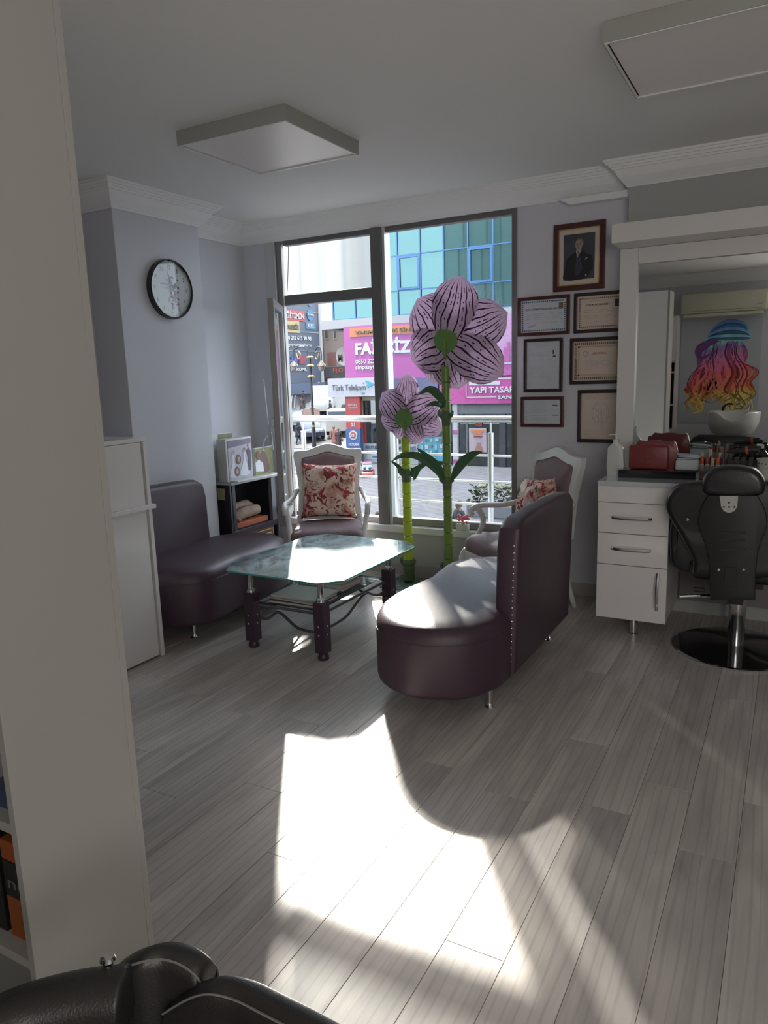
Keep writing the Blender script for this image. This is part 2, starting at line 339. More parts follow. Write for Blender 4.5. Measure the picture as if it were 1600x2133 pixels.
# crown moulding as one mitred ring
PROF = [(.0, 2.62), (.012, 2.62), (.016, 2.632), (.022, 2.632), (.026, 2.640), (.055, 2.672), (.075, 2.705), (.078, 2.712), (.088, 2.712), (.092, 2.724), (.103, 2.724), (.106, 2.738), (.118, 2.738), (.122, 2.752), (.132, 2.752), (.134, ZC)]
poly = [(XL, YR), (XR, YR), (XR, 4.87), (-.95, 4.87), (-.95, YW), (XL, YW), (XL, 4.18), (-3.77, 4.18), (-3.77, 3.42), (XL, 3.42)]
def inset(poly, d):
    out = []; n = len(poly)
    for i in range(n):
        a, b, c = Vector(poly[i-1]), Vector(poly[i]), Vector(poly[(i+1) % n]); e1 = (b-a).normalized(); e2 = (c-b).normalized()
        n1 = Vector((-e1.y, e1.x)); n2 = Vector((-e2.y, e2.x)); out.append(b+n1*d+n2*d if abs(e1.dot(e2)) < .5 else b+n1*d)
    return out
bm = NB(); rings = [[bm.verts.new((p.x, p.y, z)) for p in inset(poly, d)] for d, z in PROF]
for a, b in zip(rings, rings[1:]):
    for k in range(len(poly)): bm.faces.new((a[k], a[(k+1) % len(poly)], b[(k+1) % len(poly)], b[k]))
struct('trim_1', bm, CROWN)
struct('trim_2', prism(NB(), [(-1.40, 2.62), (-1.32, 2.578), (-.95, 2.578), (-.95, 2.62)], XZ, YW-.07, YW, bev=.003), CROWN)
# skirting
SK = mat('skirting_tile', (.40, .37, .35), .5)
struct('baseboard_back', B(-1.30, -.95, YW-.012, YW, 0, .085, bev=.002), SK)
struct('baseboard_window', B(XL, -1.305, YW-.012, YW, 0, .085, bev=.002), SK)
struct('baseboard_left', B(XL, XL+.012, YR, 3.42, 0, .085, bev=.002), SK)
struct('baseboard_chimney', B(-3.77, -3.758, 3.42, 4.18, 0, .085, bev=.002), SK)
# parapet cladding, sill
struct('trim_3', B(WX0, WX1+.02, YW-.006, YW, .085, .345), mat('parapet_paint', (.46, .46, .42), .7))
struct('trim_4', B(WX0-.02, WX1+.02, YW-.05, YW+.12, .345, .398, bev=.006), mat('marble_sill', (.66, .66, .65), .35))
# ---- the window
win = struct('window_1', NB(), ALU)
def wpart(name, bm, m, label=None): return obj(name, bm, m, win, label=label)
fy0, fy1 = YW+.01, YW+.075
wpart('jamb', B(WX0, WX0+.05, fy0, fy0+.04, WZ0, WZ1, bev=.004), ALU)
wpart('jamb', B(-1.727, WX1, fy0-.02, fy1, WZ0, WZ1, bev=.004), ALUD)
wpart('jamb_lining', B(WX0-.09, WX0, YW-.012, YW+.02, .1, WZ1, bev=.004), ALUL)
wpart('mullion', B(-2.814, -2.723, fy0-.035, fy1, WZ0, WZ1, bev=.004), ALUD)
wpart('mullion_bead', B(-2.723, -2.70, fy0-.02, fy1, WZ0, WZ1, bev=.002), ALUL)
wpart('transom', B(WX0+.07, -2.814, fy0-.015, fy1, 2.125, 2.205, bev=.004), ALUD)
wpart('head_rail', B(WX0+.07, -1.727, fy0, fy1, WZ1-.035, WZ1, bev=.002), ALUD)
wpart('bottom_rail', B(WX0+.07, -2.814, fy0, fy1, WZ0, WZ0+.045, bev=.004), ALU)
wpart('bottom_rail', B(-2.70, -1.727, fy0, fy1, WZ0, WZ0+.055, bev=.004), ALU)
wpart('pane', B(WX0+.07, -2.814, fy0+.03, fy0+.034, 2.205, WZ1-.035), GLASS)
wpart('pane', B(-2.70, -1.727, fy0+.03, fy0+.034, WZ0+.055, WZ1-.035), GLASS)
# the open casement, hinged on the left jamb and swung into the room
SW = .66; hx, hy = -3.66, 4.955; ang = math.atan2(4.42-hy, -3.345-hx)
R3 = Matrix.Rotation(ang, 4, 'Z')
def sashbox(x0, x1, z0, z1, y0=-.022, y1=.022, bev=.004):
    b_ = B(x0, x1, y0, y1, z0, z1, bev=bev); b_.transform(Matrix.Translation((hx, hy, 0)) @ R3); return b_
sz0, sz1 = .45, 2.12
sb = sashbox(0, .06, sz0, sz1); wpart('casement_stile', sb, ALU)
wpart('casement_stile', sashbox(SW-.06, SW, sz0, sz1), ALU); wpart('casement_rail', sashbox(.06, SW-.06, sz0, sz0+.06), ALU); wpart('casement_rail', sashbox(.06, SW-.06, sz1-.06, sz1), ALU)
wpart('casement_pane', sashbox(.06, SW-.06, sz0+.06, sz1-.06, -.004, .004, 0), GLASS)
wpart('gasket', sashbox(SW-.062, SW-.05, sz0+.01, sz1-.01, -.026, -.022, 0), GASK)
hb = B(SW-.05, SW-.01, -.05, -.02, 1.20, 1.26, bev=.004); tube(hb, [(SW-.03, -.05, 1.24), (SW-.03, -.065, 1.2), (SW-.03, -.06, 1.1)], .009, 8); hb.transform(Matrix.Translation((hx, hy, 0)) @ R3)
wpart('casement_handle', hb, ALUL)
bm = NB(); p = at(556, 905, 4.55)
tube(bm, [p+Vector((.0, 0, .42)), p+Vector((.008, 0, .25)), p+Vector((.02, 0, .06)), p+Vector((.03, .02, 0)), p+Vector((.035, .02, -.12))], .004, 6)
tube(bm, [p+Vector((.03, .01, .015)), p+Vector((-.03, 0, -.04)), p+Vector((-.05, 0, -.13))], .006, 6)
solo('curtain_cord', bm, CWHITE, 'white knotted cord hanging beside the open window casement', 'cord', smooth=True)

# ---- ceiling lamps
def ceiling_lamp(label, x0, x1, y0, y1, rz=0):
    cx, cy = (x0+x1)/2, (y0+y1)/2; w = (x1-x0)/2; h = (y1-y0)/2
    t = thing('ceiling_light', label, 'ceiling light', (cx, cy, 2.695), rz, 'square surface ceiling lights'); LM = mat('lamp_housing', (.36, .36, .33), .45)
    f = NB(); e = .004
    for a in ((-w, w, -h, -h+e), (-w, w, h-e, h), (-w, -w+e, -h+e, h-e), (w-e, w, -h+e, h-e)): box(f, a[0], a[1], a[2], a[3], 0, .069)
    obj('housing', f, LM, t); g = NB(); b_ = .016
    for a in ((-w, w, -h, -h+b_), (-w, w, h-b_, h), (-w, -w+b_, -h+b_, h-b_), (w-b_, w, -h+b_, h-b_)): box(g, a[0]+.004, a[1]-.004, a[2]+.004 if a[2] == -h else a[2], a[3]-.004 if a[3] == h else a[3], -.003, .008, bev=.002)
    obj('bezel', g, mat('white_bezel', (.75, .75, .73), .3), t)
    obj('diffuser', B(-w+b_+.002, w-b_-.002, -h+b_+.002, h-b_-.002, .004, .009), mat('opal_diffuser', (.80, .76, .74), .35, trans=0), t)
    obj('screw', lathe(NB(), [(.006, 0), (.006, .003)], (w-.012, h+.0005, .035), 8, 'Y'), BLACKP, t)
ceiling_lamp('square white ceiling light panel above the glass coffee table', -2.745, -2.085, 2.94, 3.59)
ceiling_lamp('square white ceiling light panel cut by the right frame edge, nearer the mirror', -.68, -.03, 2.93, 3.58)

# ================================================================== VANITY, MIRROR
v = thing('mirror_vanity', 'tall white salon vanity with wide mirror, counter and two drawers over a door', 'vanity', (-.1, 4.5, 0))
VR = .95
obj('head_box', B(-.965, VR, 4.48, 4.868, 2.248, 2.352, bev=.003), WHITEM, v, True)
cb = NB(); box(cb, -.965, -.86, 4.735, 4.868, .93, 2.247, bev=.003); obj('column', cb, WHITEM, v, True)
obj('column', B(VR-.11, VR, 4.735, 4.868, .93, 2.247, bev=.003), WHITEM, v, True)
obj('top_panel', B(-.859, VR-.111, 4.735, 4.868, 2.155, 2.247, bev=.002), WHITEM, v, True)
obj('mirror', B(-.858, VR-.112, 4.76, 4.768, .932, 2.154), MIRROR, v, True, label='large clear mirror reflecting the rear of the salon')
obj('mirror_backing', B(-.858, VR-.112, 4.769, 4.868, .932, 2.154), WHITEM, v, True)
obj('counter', B(-.955, VR, 4.225, 4.868, .895, .922, bev=.003), mat('pale_glass_counter', (.55, .60, .60), .08, coat=.8), v, True)
obj('fascia', B(-.953, VR, 4.235, 4.255, .80, .894, bev=.002), WHITEG, v, True)
cab = obj('drawer_carcass', B(-.948, -.562, 4.256, 4.72, .115, .894), WHITEM, v, True)
def handle(parent, c, w, horiz=True):
    b_ = NB()
    for s in (0, 1):
        pts = []
        for k in range(9):
            t_ = k/8; a = (t_-.5)*w; dpt = .022*max(0, math.sin(PI*t_))**.5
            pts.append((c[0]+a, c[1]-.004-dpt, c[2]) if horiz else (c[0], c[1]-.004-dpt, c[2]+a))
    tube(b_, pts, .011, 8, flat=1.0); obj('handle', b_, CHROME, parent, True, smooth=True)
for (za, zb) in ((.622, .797), (.437, .618)):
    d_ = obj('drawer', B(-.95, -.562, 4.236, 4.255, za, zb, bev=.002), WHITEG, v, True)
    handle(d_, (-.76, 4.236, (za+zb)/2+.005), .21)
d_ = obj('door', B(-.95, -.562, 4.236, 4.255, .112, .433, bev=.002), WHITEG, v, True); handle(d_, (-.61, 4.236, .30), .21, False)
for x, y in ((-.75, 4.33), (-.75, 4.66)): obj('leg', lathe(NB(), [(.03, 0), (.03, .006), (.022, .012), (.022, .114)], (x, y, 0), 16), CHROME, v, True, smooth=True)
obj('rear_panel', B(-.56, VR, 4.80, 4.868, .1, .894), mat('vanity_rear', (.22, .19, .19), .6), v, True)
# footrest bar
fr = thing('footrest_bar', 'chrome footrest bar on posts under the vanity counter', 'footrest', (.1, 4.62, 0))
obj('bar', tube(NB(), [(-.28, 4.74, .33), (.5, 4.74, .33)], .014, 10), CHROME, fr, True, smooth=True)
for x in (-.26, .45):
    obj('post', tube(NB(), [(x, 4.74, .0), (x, 4.74, .32)], .009, 8), CHROME, fr, True, smooth=True)

# ---- things on the counter
CZ = .9225
b_ = NB(); prism(b_, smoothpts([(-.045, 0), (.045, 0), (.045, .13), (.040, .165), (.014, .195), (.014, .215), (-.014, .215), (-.014, .195), (-.043, .165), (-.045, .13)], 2), lambda a, b, d: Vector((a, d, b)), -.025, .025, bev=.006)
t = thing('pump_bottle', 'tall white pump bottle standing at the left end of the counter', 'bottle', (-.905, 4.47, CZ)); obj('body', b_, mat('white_plastic', (.6, .6, .58), .35), t, smooth=True)
b_ = tube(NB(), [(0, 0, .214), (0, 0, .24)], .008, 8); box(b_, -.012, .012, -.01, .01, .236, .248, bev=.003); tube(b_, [(0, 0, .243), (-.03, -.005, .243), (-.045, -.006, .236)], .004, 6); obj('pump', b_, MATS['white_plastic'], t, smooth=True)
solo('black_tray', B(-.875, -.455, 4.40, 4.52, CZ, CZ+.045, bev=.003), BLACKG, 'long glossy black box tray lying under the red case', 'tray')
RL = mat('red_leather', (.19, .03, .03), .35, bump=.2, bscale=160)
t = thing('cosmetic_case', 'dark red leather case with snap tab on the black tray', 'case', (-.71, 4.47, CZ+.046))
obj('front_pouch', B(-.825, -.605, 4.425, 4.465, CZ+.046, CZ+.185, bev=.014, seg=3), RL, t, True, smooth=True)
obj('rear_pouch', prism(NB(), smoothpts([(-.79, 0), (-.575, 0), (-.575, .15), (-.62, .155), (-.68, .165), (-.74, .158), (-.79, .15)], 3), lambda a, b, d: Vector((a, d, b+CZ+.046)), 4.468, 4.505, bev=.008), RL, t, True, smooth=True)
b_ = B(-.735, -.695, 4.419, 4.426, CZ+.105, CZ+.175, bev=.003); lathe(b_, [(.008, -.004), (.008, 0)], (-.715, 4.419, CZ+.12), 10, 'Y'); obj('snap_tab', b_, RL, t, True)
t = thing('mask_pack', 'opened pack of pale blue face masks beside the red case', 'mask pack', (-.52, 4.46, CZ+.046))
MK = mat('mask_cloth', (.52, .55, .55), .8); MB_ = mat('mask_blue', (.38, .50, .55), .8)
obj('wrapper', B(-.568, -.445, 4.42, 4.50, CZ+.046, CZ+.11, bev=.014, seg=3), MK, t, True, smooth=True)
for k, (dx, rz_) in enumerate(((0, .1), (.012, -.15), (-.006, .3))):
    obj('face_mask', B(-.563+dx, -.450+dx, 4.425, 4.495, CZ+.112+k*.009, CZ+.119+k*.009, bev=.003, R=Matrix.Rotation(rz_, 3, 'Z') @ Matrix.Rotation(.06*(k-1), 3, 'Y')), MB_ if k != 1 else MK, t, True)
# acrylic organiser
OA = pane_mat('clear_acrylic', tint=(.82, .82, .86), gl=1, haze=.12)
t = thing('makeup_organizer', 'clear acrylic organizer tray holding bottles and dark tubes', 'organizer', (-.29, 4.47, CZ))
obj('base', B(-.44, -.155, 4.41, 4.53, CZ, CZ+.045, bev=.003), mat('smoky_acrylic', (.16, .12, .12), .15), t, True)
for x in (-.31, -.275, -.24, -.205, -.165): obj('divider', B(x-.0015, x+.0015, 4.42, 4.52, CZ+.0455, CZ+.09), OA, t, True)
obj('front_lip', B(-.44, -.155, 4.408, 4.411, CZ+.0455, CZ+.082), OA, t, True)
for i, x in enumerate((-.293, -.257, -.222, -.185)):
    o = solo('dark_tube', B(x-.012, x+.012, 4.45, 4.475, CZ+.0455, CZ+.125, bev=.004), BLACKP, 'black cosmetic tube in a divided slot of the acrylic organizer', 'tube', 'black tubes in the organizer')
cc = [('orange_red', (.62, .06, .01)), ('brick', (.3, .05, .03)), ('beige', (.5, .36, .25)), ('orange', (.65, .14, .02)), ('plum', (.12, .03, .06))]
BW = mat('bottle_cream', (.5, .43, .36), .3)
labs = ['nail polish bottle with bright orange-red cap at the left end of the organizer', 'short bottle with brick red cap beside the orange-red one', 'pale bottle with beige cap in the middle of the small bottles', 'bottle with orange cap right of the beige capped one', 'bottle with plum cap next to the black tubes']
for i, (nm, c) in enumerate(cc):
    x = -.43+i*.027; bt = thing('polish_bottle', labs[i], 'bottle', (x, 4.45, CZ+.0455), 0)
    obj('body', lathe(NB(), [(.010, 0), (.011, .003), (.011, .034), (.006, .04)], n=10), BW, bt, smooth=True); obj('cap', lathe(NB(), [(.0085, .0405), (.010, .042), (.009, .072), (.006, .074)], n=10), mat(nm+'_cap', c, .35), bt, smooth=True)
for i, (x, h_, tl) in enumerate(((-.425, .10, -.1), (-.41, .105, .15), (-.365, .12, -.25), (-.352, .10, .1), (-.325, .08, .5))):
    bt = thing('makeup_brush', ['short wooden brush at the far left behind the bottles', 'curved tip makeup brush second from left', 'tall pale brush leaning left over the bottles', 'thin straight brush behind the orange cap', 'brush leaning far right toward the black tubes'][i], 'brush', (x, 4.495, CZ+.046), 0)
    e_ = Vector((math.sin(tl)*h_, 0, math.cos(tl)*h_)); obj('handle', tube(NB(), [(0, 0, 0), tuple(e_*.75)], .0035, 6), mat('brush_wood', (.45, .33, .22), .4), bt); obj('bristles', tube(NB(), [tuple(e_*.76), tuple(e_*.9), tuple(e_)], [.005, .008, .005], 8), mat('brush_hair', (.45, .38, .34), .8), bt)
bk = thing('hair_dryer', 'dark hair dryer with orange ring lying on the organizer', 'hair dryer', (-.22, 4.50, CZ+.126))
obj('body', tube(NB(), [(-.31, 4.492, CZ+.15), (-.25, 4.49, CZ+.155), (-.19, 4.49, CZ+.165), (-.15, 4.49, CZ+.165)], [.006, .014, .020, .017], 12), BLACKP, bk, True, smooth=True)
obj('ring', tube(NB(), [(-.215, 4.49, CZ+.16), (-.203, 4.49, CZ+.162)], .022, 12), mat('orange_plastic', (.6, .08, .02), .4), bk, True)
t = thing('lotion_bottle', 'dark bottle with white pump head behind the white basket', 'bottle', (-.135, 4.58, CZ))
obj('body', lathe(NB(), [(.03, 0), (.032, .005), (.032, .13), (.012, .155), (.012, .165)], n=16), BLACKG, t, smooth=True); b_ = tube(NB(), [(0, 0, .166), (0, 0, .185)], .007, 8); tube(b_, [(0, 0, .183), (-.03, -.01, .185)], .006, 8); obj('pump', b_, MATS['white_plastic'], t)
t = thing('storage_basket', 'white perforated plastic basket at the right end of the counter', 'basket', (-.09, 4.45, CZ)); BK = mat('cream_plastic', (.52, .52, .45), .4)
obj('body', lathe(NB(), [(.05, 0), (.055, .004), (.062, .075), (.06, .075), (.052, .006)], n=24, caps=False), BK, t, smooth=True)
b_ = lathe(NB(), [(.062, .076), (.064, .082), (.066, .116), (.069, .122), (.064, .122), (.060, .076)], n=24, caps=False); obj('rim', b_, BK, t, smooth=True)
b_ = NB()
for k in range(20):
    a = 2*PI*k/20; lathe(b_, [(.004, 0), (.004, .002)], (.0655*math.cos(a), .0655*math.sin(a)-.001, .1), 6, 'Y')
obj('perforations', b_, INK, t)

# ================================================================== PICTURES ON THE WALL
def frame(name, label, x0, x1, z0, z1, fm, fwid, paper, tilt=0, cat='picture frame', depth=.022, pic=None):
    cx, cz = (x0+x1)/2, (z0+z1)/2; t = thing(name, label, cat, (cx, YW-.002, z0)); w, h = (x1-x0)/2, (z1-z0)/2
    b_ = NB()
    for a in ((-w, w, 2*h-fwid, 2*h), (-w, w, 0, fwid), (-w, -w+fwid, fwid, 2*h-fwid), (w-fwid, w, fwid, 2*h-fwid)): box(b_, a[0], a[1], -depth, 0, a[2], a[3], bev=.004)
    obj('frame', b_, fm, t); obj('sheet', B(-w+fwid, w-fwid, -.010, -.006, fwid, 2*h-fwid), paper, t)
    if pic: pic(t, -w+fwid, w-fwid, fwid, 2*h-fwid)
    return t
def linesm(name, t, rows, m, th=.0016):
    b_ = NB()
    for x0, x1, z in rows: box(b_, x0, x1, -.0115, -.0102, z, z+th)
    o = obj(name, b_, m, t); return o
def border(t, a, b, c, d, ins, th, m, dash=True):
    b_ = NB(); x0, x1, z0, z1 = a+ins, b-ins, c+ins, d-ins; st = .013
    if dash:
        n = int((x1-x0)/st)
        for k in range(n):
            for z in (z0, z1-th): box(b_, x0+k*st, x0+k*st+st*.62, -.0112, -.0102, z, z+th)
        n = int((z1-z0)/st)
        for k in range(n):
            for x in (x0, x1-th): box(b_, x, x+th, -.0112, -.0102, z0+k*st, z0+k*st+st*.62)
    else:
        for q in ((x0, x1, z0, z0+th), (x0, x1, z1-th, z1), (x0, x0+th, z0, z1), (x1-th, x1, z0, z1)): box(b_, q[0], q[1], -.0112, -.0102, q[2], q[3])
    obj('border', b_, m, t)
def wt(t, s, x0, x1, z0, h, m, bold=.012):
    P = t.location+Vector((x0, -.0104, z0)); text('lettering', s, P, UX, UZ, x1-x0, h, m, t, bold, proud=.2)
def body_rows(x0, x1, z0, z1, step, rnd):
    rr = random.Random(rnd); out = []; z = z1
    while z > z0:
        x = x0
        while x < x1-.01:
            w = rr.uniform(.01, .06); out.append((x, min(x+w, x1), z)); x += w+rr.uniform(.004, .03)
        z -= step*rr.choice([1, 1, 1, 2])
    return out
def pic_portrait(t, a, b, c, d):
    border(t, a, b, c, d, .002, .006, GOLD, False)
    ax, bx, cz, dz = a+.032, b-.032, c+.035, d-.035
    obj('photo_ground', B(ax, bx, -.0118, -.0105, cz, dz), mat('photo_slate', (.045, .055, .065), .45, var=.5, vscale=8), t)
    w, h = bx-ax, dz-cz; q = lambda pts: [(ax+u*w, cz+v_*h) for u, v_ in pts]
    def fl(name, pts, m, y): b2 = prism(NB(), q(pts), XZ, y-.0006, y); obj(name, b2, m, t)
    fl('coat', smoothpts([(.03, .0), (.05, .25), (.12, .48), (.3, .56), (.42, .62), (.6, .62), (.75, .55), (.9, .5), (.95, .3), (.93, .2), (.75, .02), (.7, 0)], 3), mat('photo_black', (.012, .012, .016), .5), -.0119)
    fl('waistcoat', [(.38, .12), (.45, .08), (.62, .22), (.55, .5), (.42, .52)], mat('photo_grey', (.04, .042, .055), .5), -.0126)
    fl('shirt', [(.40, .62), (.45, .48), (.57, .62), (.55, .66), (.42, .66)], mat('photo_white', (.4, .38, .35), .5), -.0133)
    fl('tie', [(.45, .62), (.46, .52), (.5, .60), (.49, .63)], mat('photo_tie', (.10, .08, .1), .5), -.0139)
    fl('neck', [(.42, .63), (.43, .72), (.58, .72), (.57, .63)], mat('photo_skin', (.30, .24, .20), .5), -.0137)
    fl('face', smoothpts([(.38, .75), (.40, .69), (.46, .655), (.54, .66), (.6, .71), (.62, .79), (.58, .86), (.46, .87), (.40, .83)], 3), MATS['photo_skin'], -.0145)
    fl('hair', smoothpts([(.39, .82), (.42, .87), (.5, .895), (.6, .88), (.655, .8), (.63, .74), (.61, .8), (.56, .85), (.45, .855)], 3), mat('photo_hair', (.16, .13, .11), .6), -.0151)
    f2 = NB()
    for u0_, u1, v0, v1 in ((.41, .47, .782, .79), (.50, .57, .782, .79), (.415, .465, .757, .766), (.505, .56, .757, .766), (.465, .485, .715, .73), (.44, .52, .692, .699)): box(f2, ax+u0_*w, ax+u1*w, -.0158, -.0152, cz+v0*h, cz+v1*h)
    obj('features', f2, MATS['photo_grey'], t)
    fl('pocket_square', [(.70, .42), (.77, .45), (.76, .47), (.69, .44)], MATS['photo_white'], -.0126)
    fl('cuff', [(.70, .06), (.74, .05), (.76, .1), (.72, .11)], MATS['photo_white'], -.0126)
frame('portrait_frame', 'large portrait of a man in a dark three-piece suit, brown gilt frame, topmost on wall', -1.438, -1.105, 2.055, 2.475, DBROWN, .034, PAPERC, pic=pic_portrait)
def pic_c1(t, a, b, c, d):
    border(t, a, b, c, d, .008, .008, BLUEINK); wt(t, 'USTA ÖĞRETİCİLİK BELGESİ', a+.03, b-.055, d-.066, .015, INK)
    linesm('small_print', t, body_rows(a+.03, b-.03, c+.055, d-.09, .012, 1)+[(a+.075, a+.17, d-.035)], GREYINK)
    obj('photo', B(b-.052, b-.024, -.0122, -.0103, d-.066, d-.026), mat('photo_brown', (.2, .1, .06), .5, var=.8, vscale=60), t)
    obj('signature', tube(NB(), [(a+.05, -.0108, c+.028), (a+.065, -.0108, c+.05), (a+.07, -.0108, c+.03), (a+.085, -.0108, c+.048), (a+.1, -.0108, c+.045)], .0012, 5), INK, t)
frame('certificate_frame', 'landscape certificate with blue dashed border and small photo, red-brown frame, left column top', -1.68, -1.325, 1.782, 2.036, DBROWN, .022, PAPER, cat='certificate', pic=pic_c1)
def pic_c2(t, a, b, c, d):
    border(t, a, b, c, d, .012, .008, mat('brown_ink', (.2, .11, .08), .6)); wt(t, 'USTALIK BELGESİ', a+.06, a+.205, d-.062, .015, INK)
    linesm('small_print', t, body_rows(a+.04, b-.03, c+.07, d-.09, .012, 2)+[(a+.08, a+.18, d-.033), (a+.11, a+.14, c+.045), (a+.17, a+.2, c+.043)], GREYINK); obj('photo', B(b-.06, b-.035, -.0122, -.0103, d-.075, d-.03), INK, t)
frame('certificate_frame', 'landscape certificate with brown dashed border, black-brown frame, right of the blue-bordered one', -1.298, -.955, 1.782, 2.036, DBLACK, .022, PAPERC, cat='certificate', pic=pic_c2)
def pic_c3(t, a, b, c, d):
    linesm('small_print', t, body_rows(a+.015, b-.02, c+.02, d-.05, .014, 3)+[(a+.03, b-.06, d-.018), (a+.06, b-.08, d-.03)], GREYINK, .0011)
    b_ = B(b-.048, b-.040, -.0112, -.0102, d-.085, d-.058); box(b_, b-.046, b-.028, -.0112, -.0102, d-.105, d-.095); obj('stamp', b_, INK, t)
frame('document_frame', 'upright white typed document in a dark brown frame, middle of left column', -1.637, -1.368, 1.405, 1.762, DBLACK, .021, PAPER, cat='certificate', pic=pic_c3)
def pic_c4(t, a, b, c, d):
    border(t, a, b, c, d, .008, .016, mat('dark_meander_ink', (.13, .11, .11), .6)); border(t, a, b, c, d, .03, .011, OCHRE, False)
    wt(t, 'SERTİFİKA', a+.125, a+.215, d-.085, .014, REDINK, .02); linesm('small_print', t, body_rows(a+.08, b-.04, c+.085, d-.13, .014, 4)+[(a+.05, a+.11, c+.07)], GREYINK)
    b_ = lathe(NB(), [(.014, -.0112), (.016, -.0112), (.016, -.0103), (.014, -.0103)], (a+.078, 0, d-.08), 20, 'Y', caps=False); obj('seal', b_, REDINK, t)
frame('certificate_frame', 'landscape certificate with meander and ochre border, black frame, right column middle', -1.320, -.955, 1.452, 1.752, DBLACK, .023, PAPERC, cat='certificate', pic=pic_c4)
def pic_c5(t, a, b, c, d):
    linesm('ruled_rows', t, [(a+.05, a+.16, c+z) for z in (.14, .125, .11, .095, .08, .055, .045, .035, .025)]+[(a+.01, a+.035, c+z) for z in (.14, .11, .08, .05, .03)], GREYINK, .0012)
    linesm('bold_entries', t, [(b-.055, b-.02, d-.04), (b-.055, b-.02, d-.038), (b-.055, b-.012, c+.056), (b-.055, b-.012, c+.058)], INK, .003)
frame('document_frame', 'small landscape tax slip in a red-brown frame, lowest of left column', -1.657, -1.357, 1.168, 1.375, DBROWN, .022, PAPER, cat='certificate', pic=pic_c5)
def pic_c6(t, a, b, c, d):
    linesm('small_print', t, body_rows(a+.02, b-.02, d-.05, d-.015, .012, 6)+body_rows(a+.02, b-.02, c+.015, c+.06, .012, 7), GREYINK, .0011)
    b_ = NB(); cx, cz = a+.125, (c+d)/2
    for s in (1, .8, .5):
        pts = [(cx+.055*s*math.cos(q_), -.0108, cz+.02+.075*s*math.sin(q_)) for q_ in [2*PI*k/20 for k in range(21)]]; tube(b_, pts, .0009, 4, caps=False)
    for dx in (-.015, .0, .015): tube(b_, [(cx+dx, -.0108, cz-.09), (cx+dx*.6, -.0108, cz+.05)], .0009, 4)
    obj('emblem_drawing', b_, GREYINK, t)
frame('document_frame', 'upright cream sheet with pale drawn emblem, black-brown frame, lowest of right column', -1.262, -.955, 1.068, 1.415, DBLACK, .023, PAPERC, cat='certificate', pic=pic_c6)

# ---- clock on the chimney wall (faces +X)
CY, CZc, CRd = 3.848, 2.168, .198
t = thing('wall_clock', 'round white wall clock with black rim and purple flower print', 'clock', (-3.768, CY, CZc-CRd))
rim = lathe(NB(), [(CRd, 0), (CRd, .03), (CRd-.006, .038), (CRd-.014, .034), (CRd-.014, 0)], (-3.768, CY, CZc), 48, 'X', caps=False)
obj('rim', rim, BLACKG, t, True, smooth=True)
obj('dial', lathe(NB(), [(CRd-.014, 0), (CRd-.014, .018)], (-3.768, CY, CZc), 48, 'X'), mat('dial_white', (.50, .47, .47), .5), t, True)
dx = -3.768+.0185
for k in range(1, 13):
    a = PI/2-k*PI/6; r_ = CRd*.735; h_ = .03; w_ = .012 if k < 10 and k != 1 else (.022 if k >= 10 else .006)
    if k == 1: w_ = .005
    cy_, cz_ = CY+r_*math.cos(a), CZc+r_*math.sin(a); text('numeral', str(k), (dx, cy_-w_/2, cz_-h_/2), UY, UZ, w_, h_, INK, t, .0, proud=.1)
b_ = NB()
for k in range(60):
    a = 2*PI*k/60; tube(b_, [(dx+.0005, CY+math.cos(a)*CRd*.86, CZc+math.sin(a)*CRd*.86), (dx+.0005, CY+math.cos(a)*CRd*.89, CZc+math.sin(a)*CRd*.89)], .0009, 4)
obj('minute_marks', b_, INK, t, True)
text('lettering', 'ANTIQUE', (dx, CY-.09, CZc+.025), UY, UZ, .075, .014, INK, t, 0, proud=.1); text('lettering', 'Bar & Shop', (dx, CY-.075, CZc+.003), UY, UZ, .055, .011, GREYINK, t, 0, proud=.1)
b_ = NB(); rr = random.Random(4)
for k in range(64):
    u_, v_ = rr.gauss(.025, .022), rr.gauss(-.02, .05); s = rr.uniform(.005, .013); prism(b_, ell(CY+u_, CZc+v_, s, s*.8, 7), YZ, dx, dx+.0006)
    for f in b_.faces[-9:]: f.material_index = 0 if v_ > .0 else (1 if rr.random() < .6 else 2)
obj('flower_print', b_, [mat('violet_print', (.10, .03, .16), .6), mat('rose_print', (.35, .05, .15), .6), mat('lilac_print', (.3, .2, .32), .6)], t, True)
def hand(ang_, l, w, name):
    c_, s_ = math.cos(ang_), math.sin(ang_); b2 = NB(); P = lambda u_, v_: (CY+c_*u_-s_*v_, CZc+s_*u_+c_*v_)
    prism(b2, [P(-.045, -w*.6), P(-.045, w*.6), P(l*.6, w), P(l, 0), P(l*.6, -w)], YZ, dx+.003, dx+.005); obj(name, b2, BLACKP, t, True)
hand(PI/2+.16, .125, .0035, 'minute_hand'); hand(PI/2+.02, .085, .005, 'hour_hand'); obj('hub', lathe(NB(), [(.008, 0), (.008, .008)], (dx, CY, CZc), 12, 'X'), BLACKP, t, True)
CLG = pane_mat('clock_glass', gl=.09)
obj('glass', lathe(NB(), [(CRd-.015, .031), (CRd*.6, .037), (.002, .040)], (-3.768, CY, CZc), 40, 'X'), CLG, t, True, smooth=True)

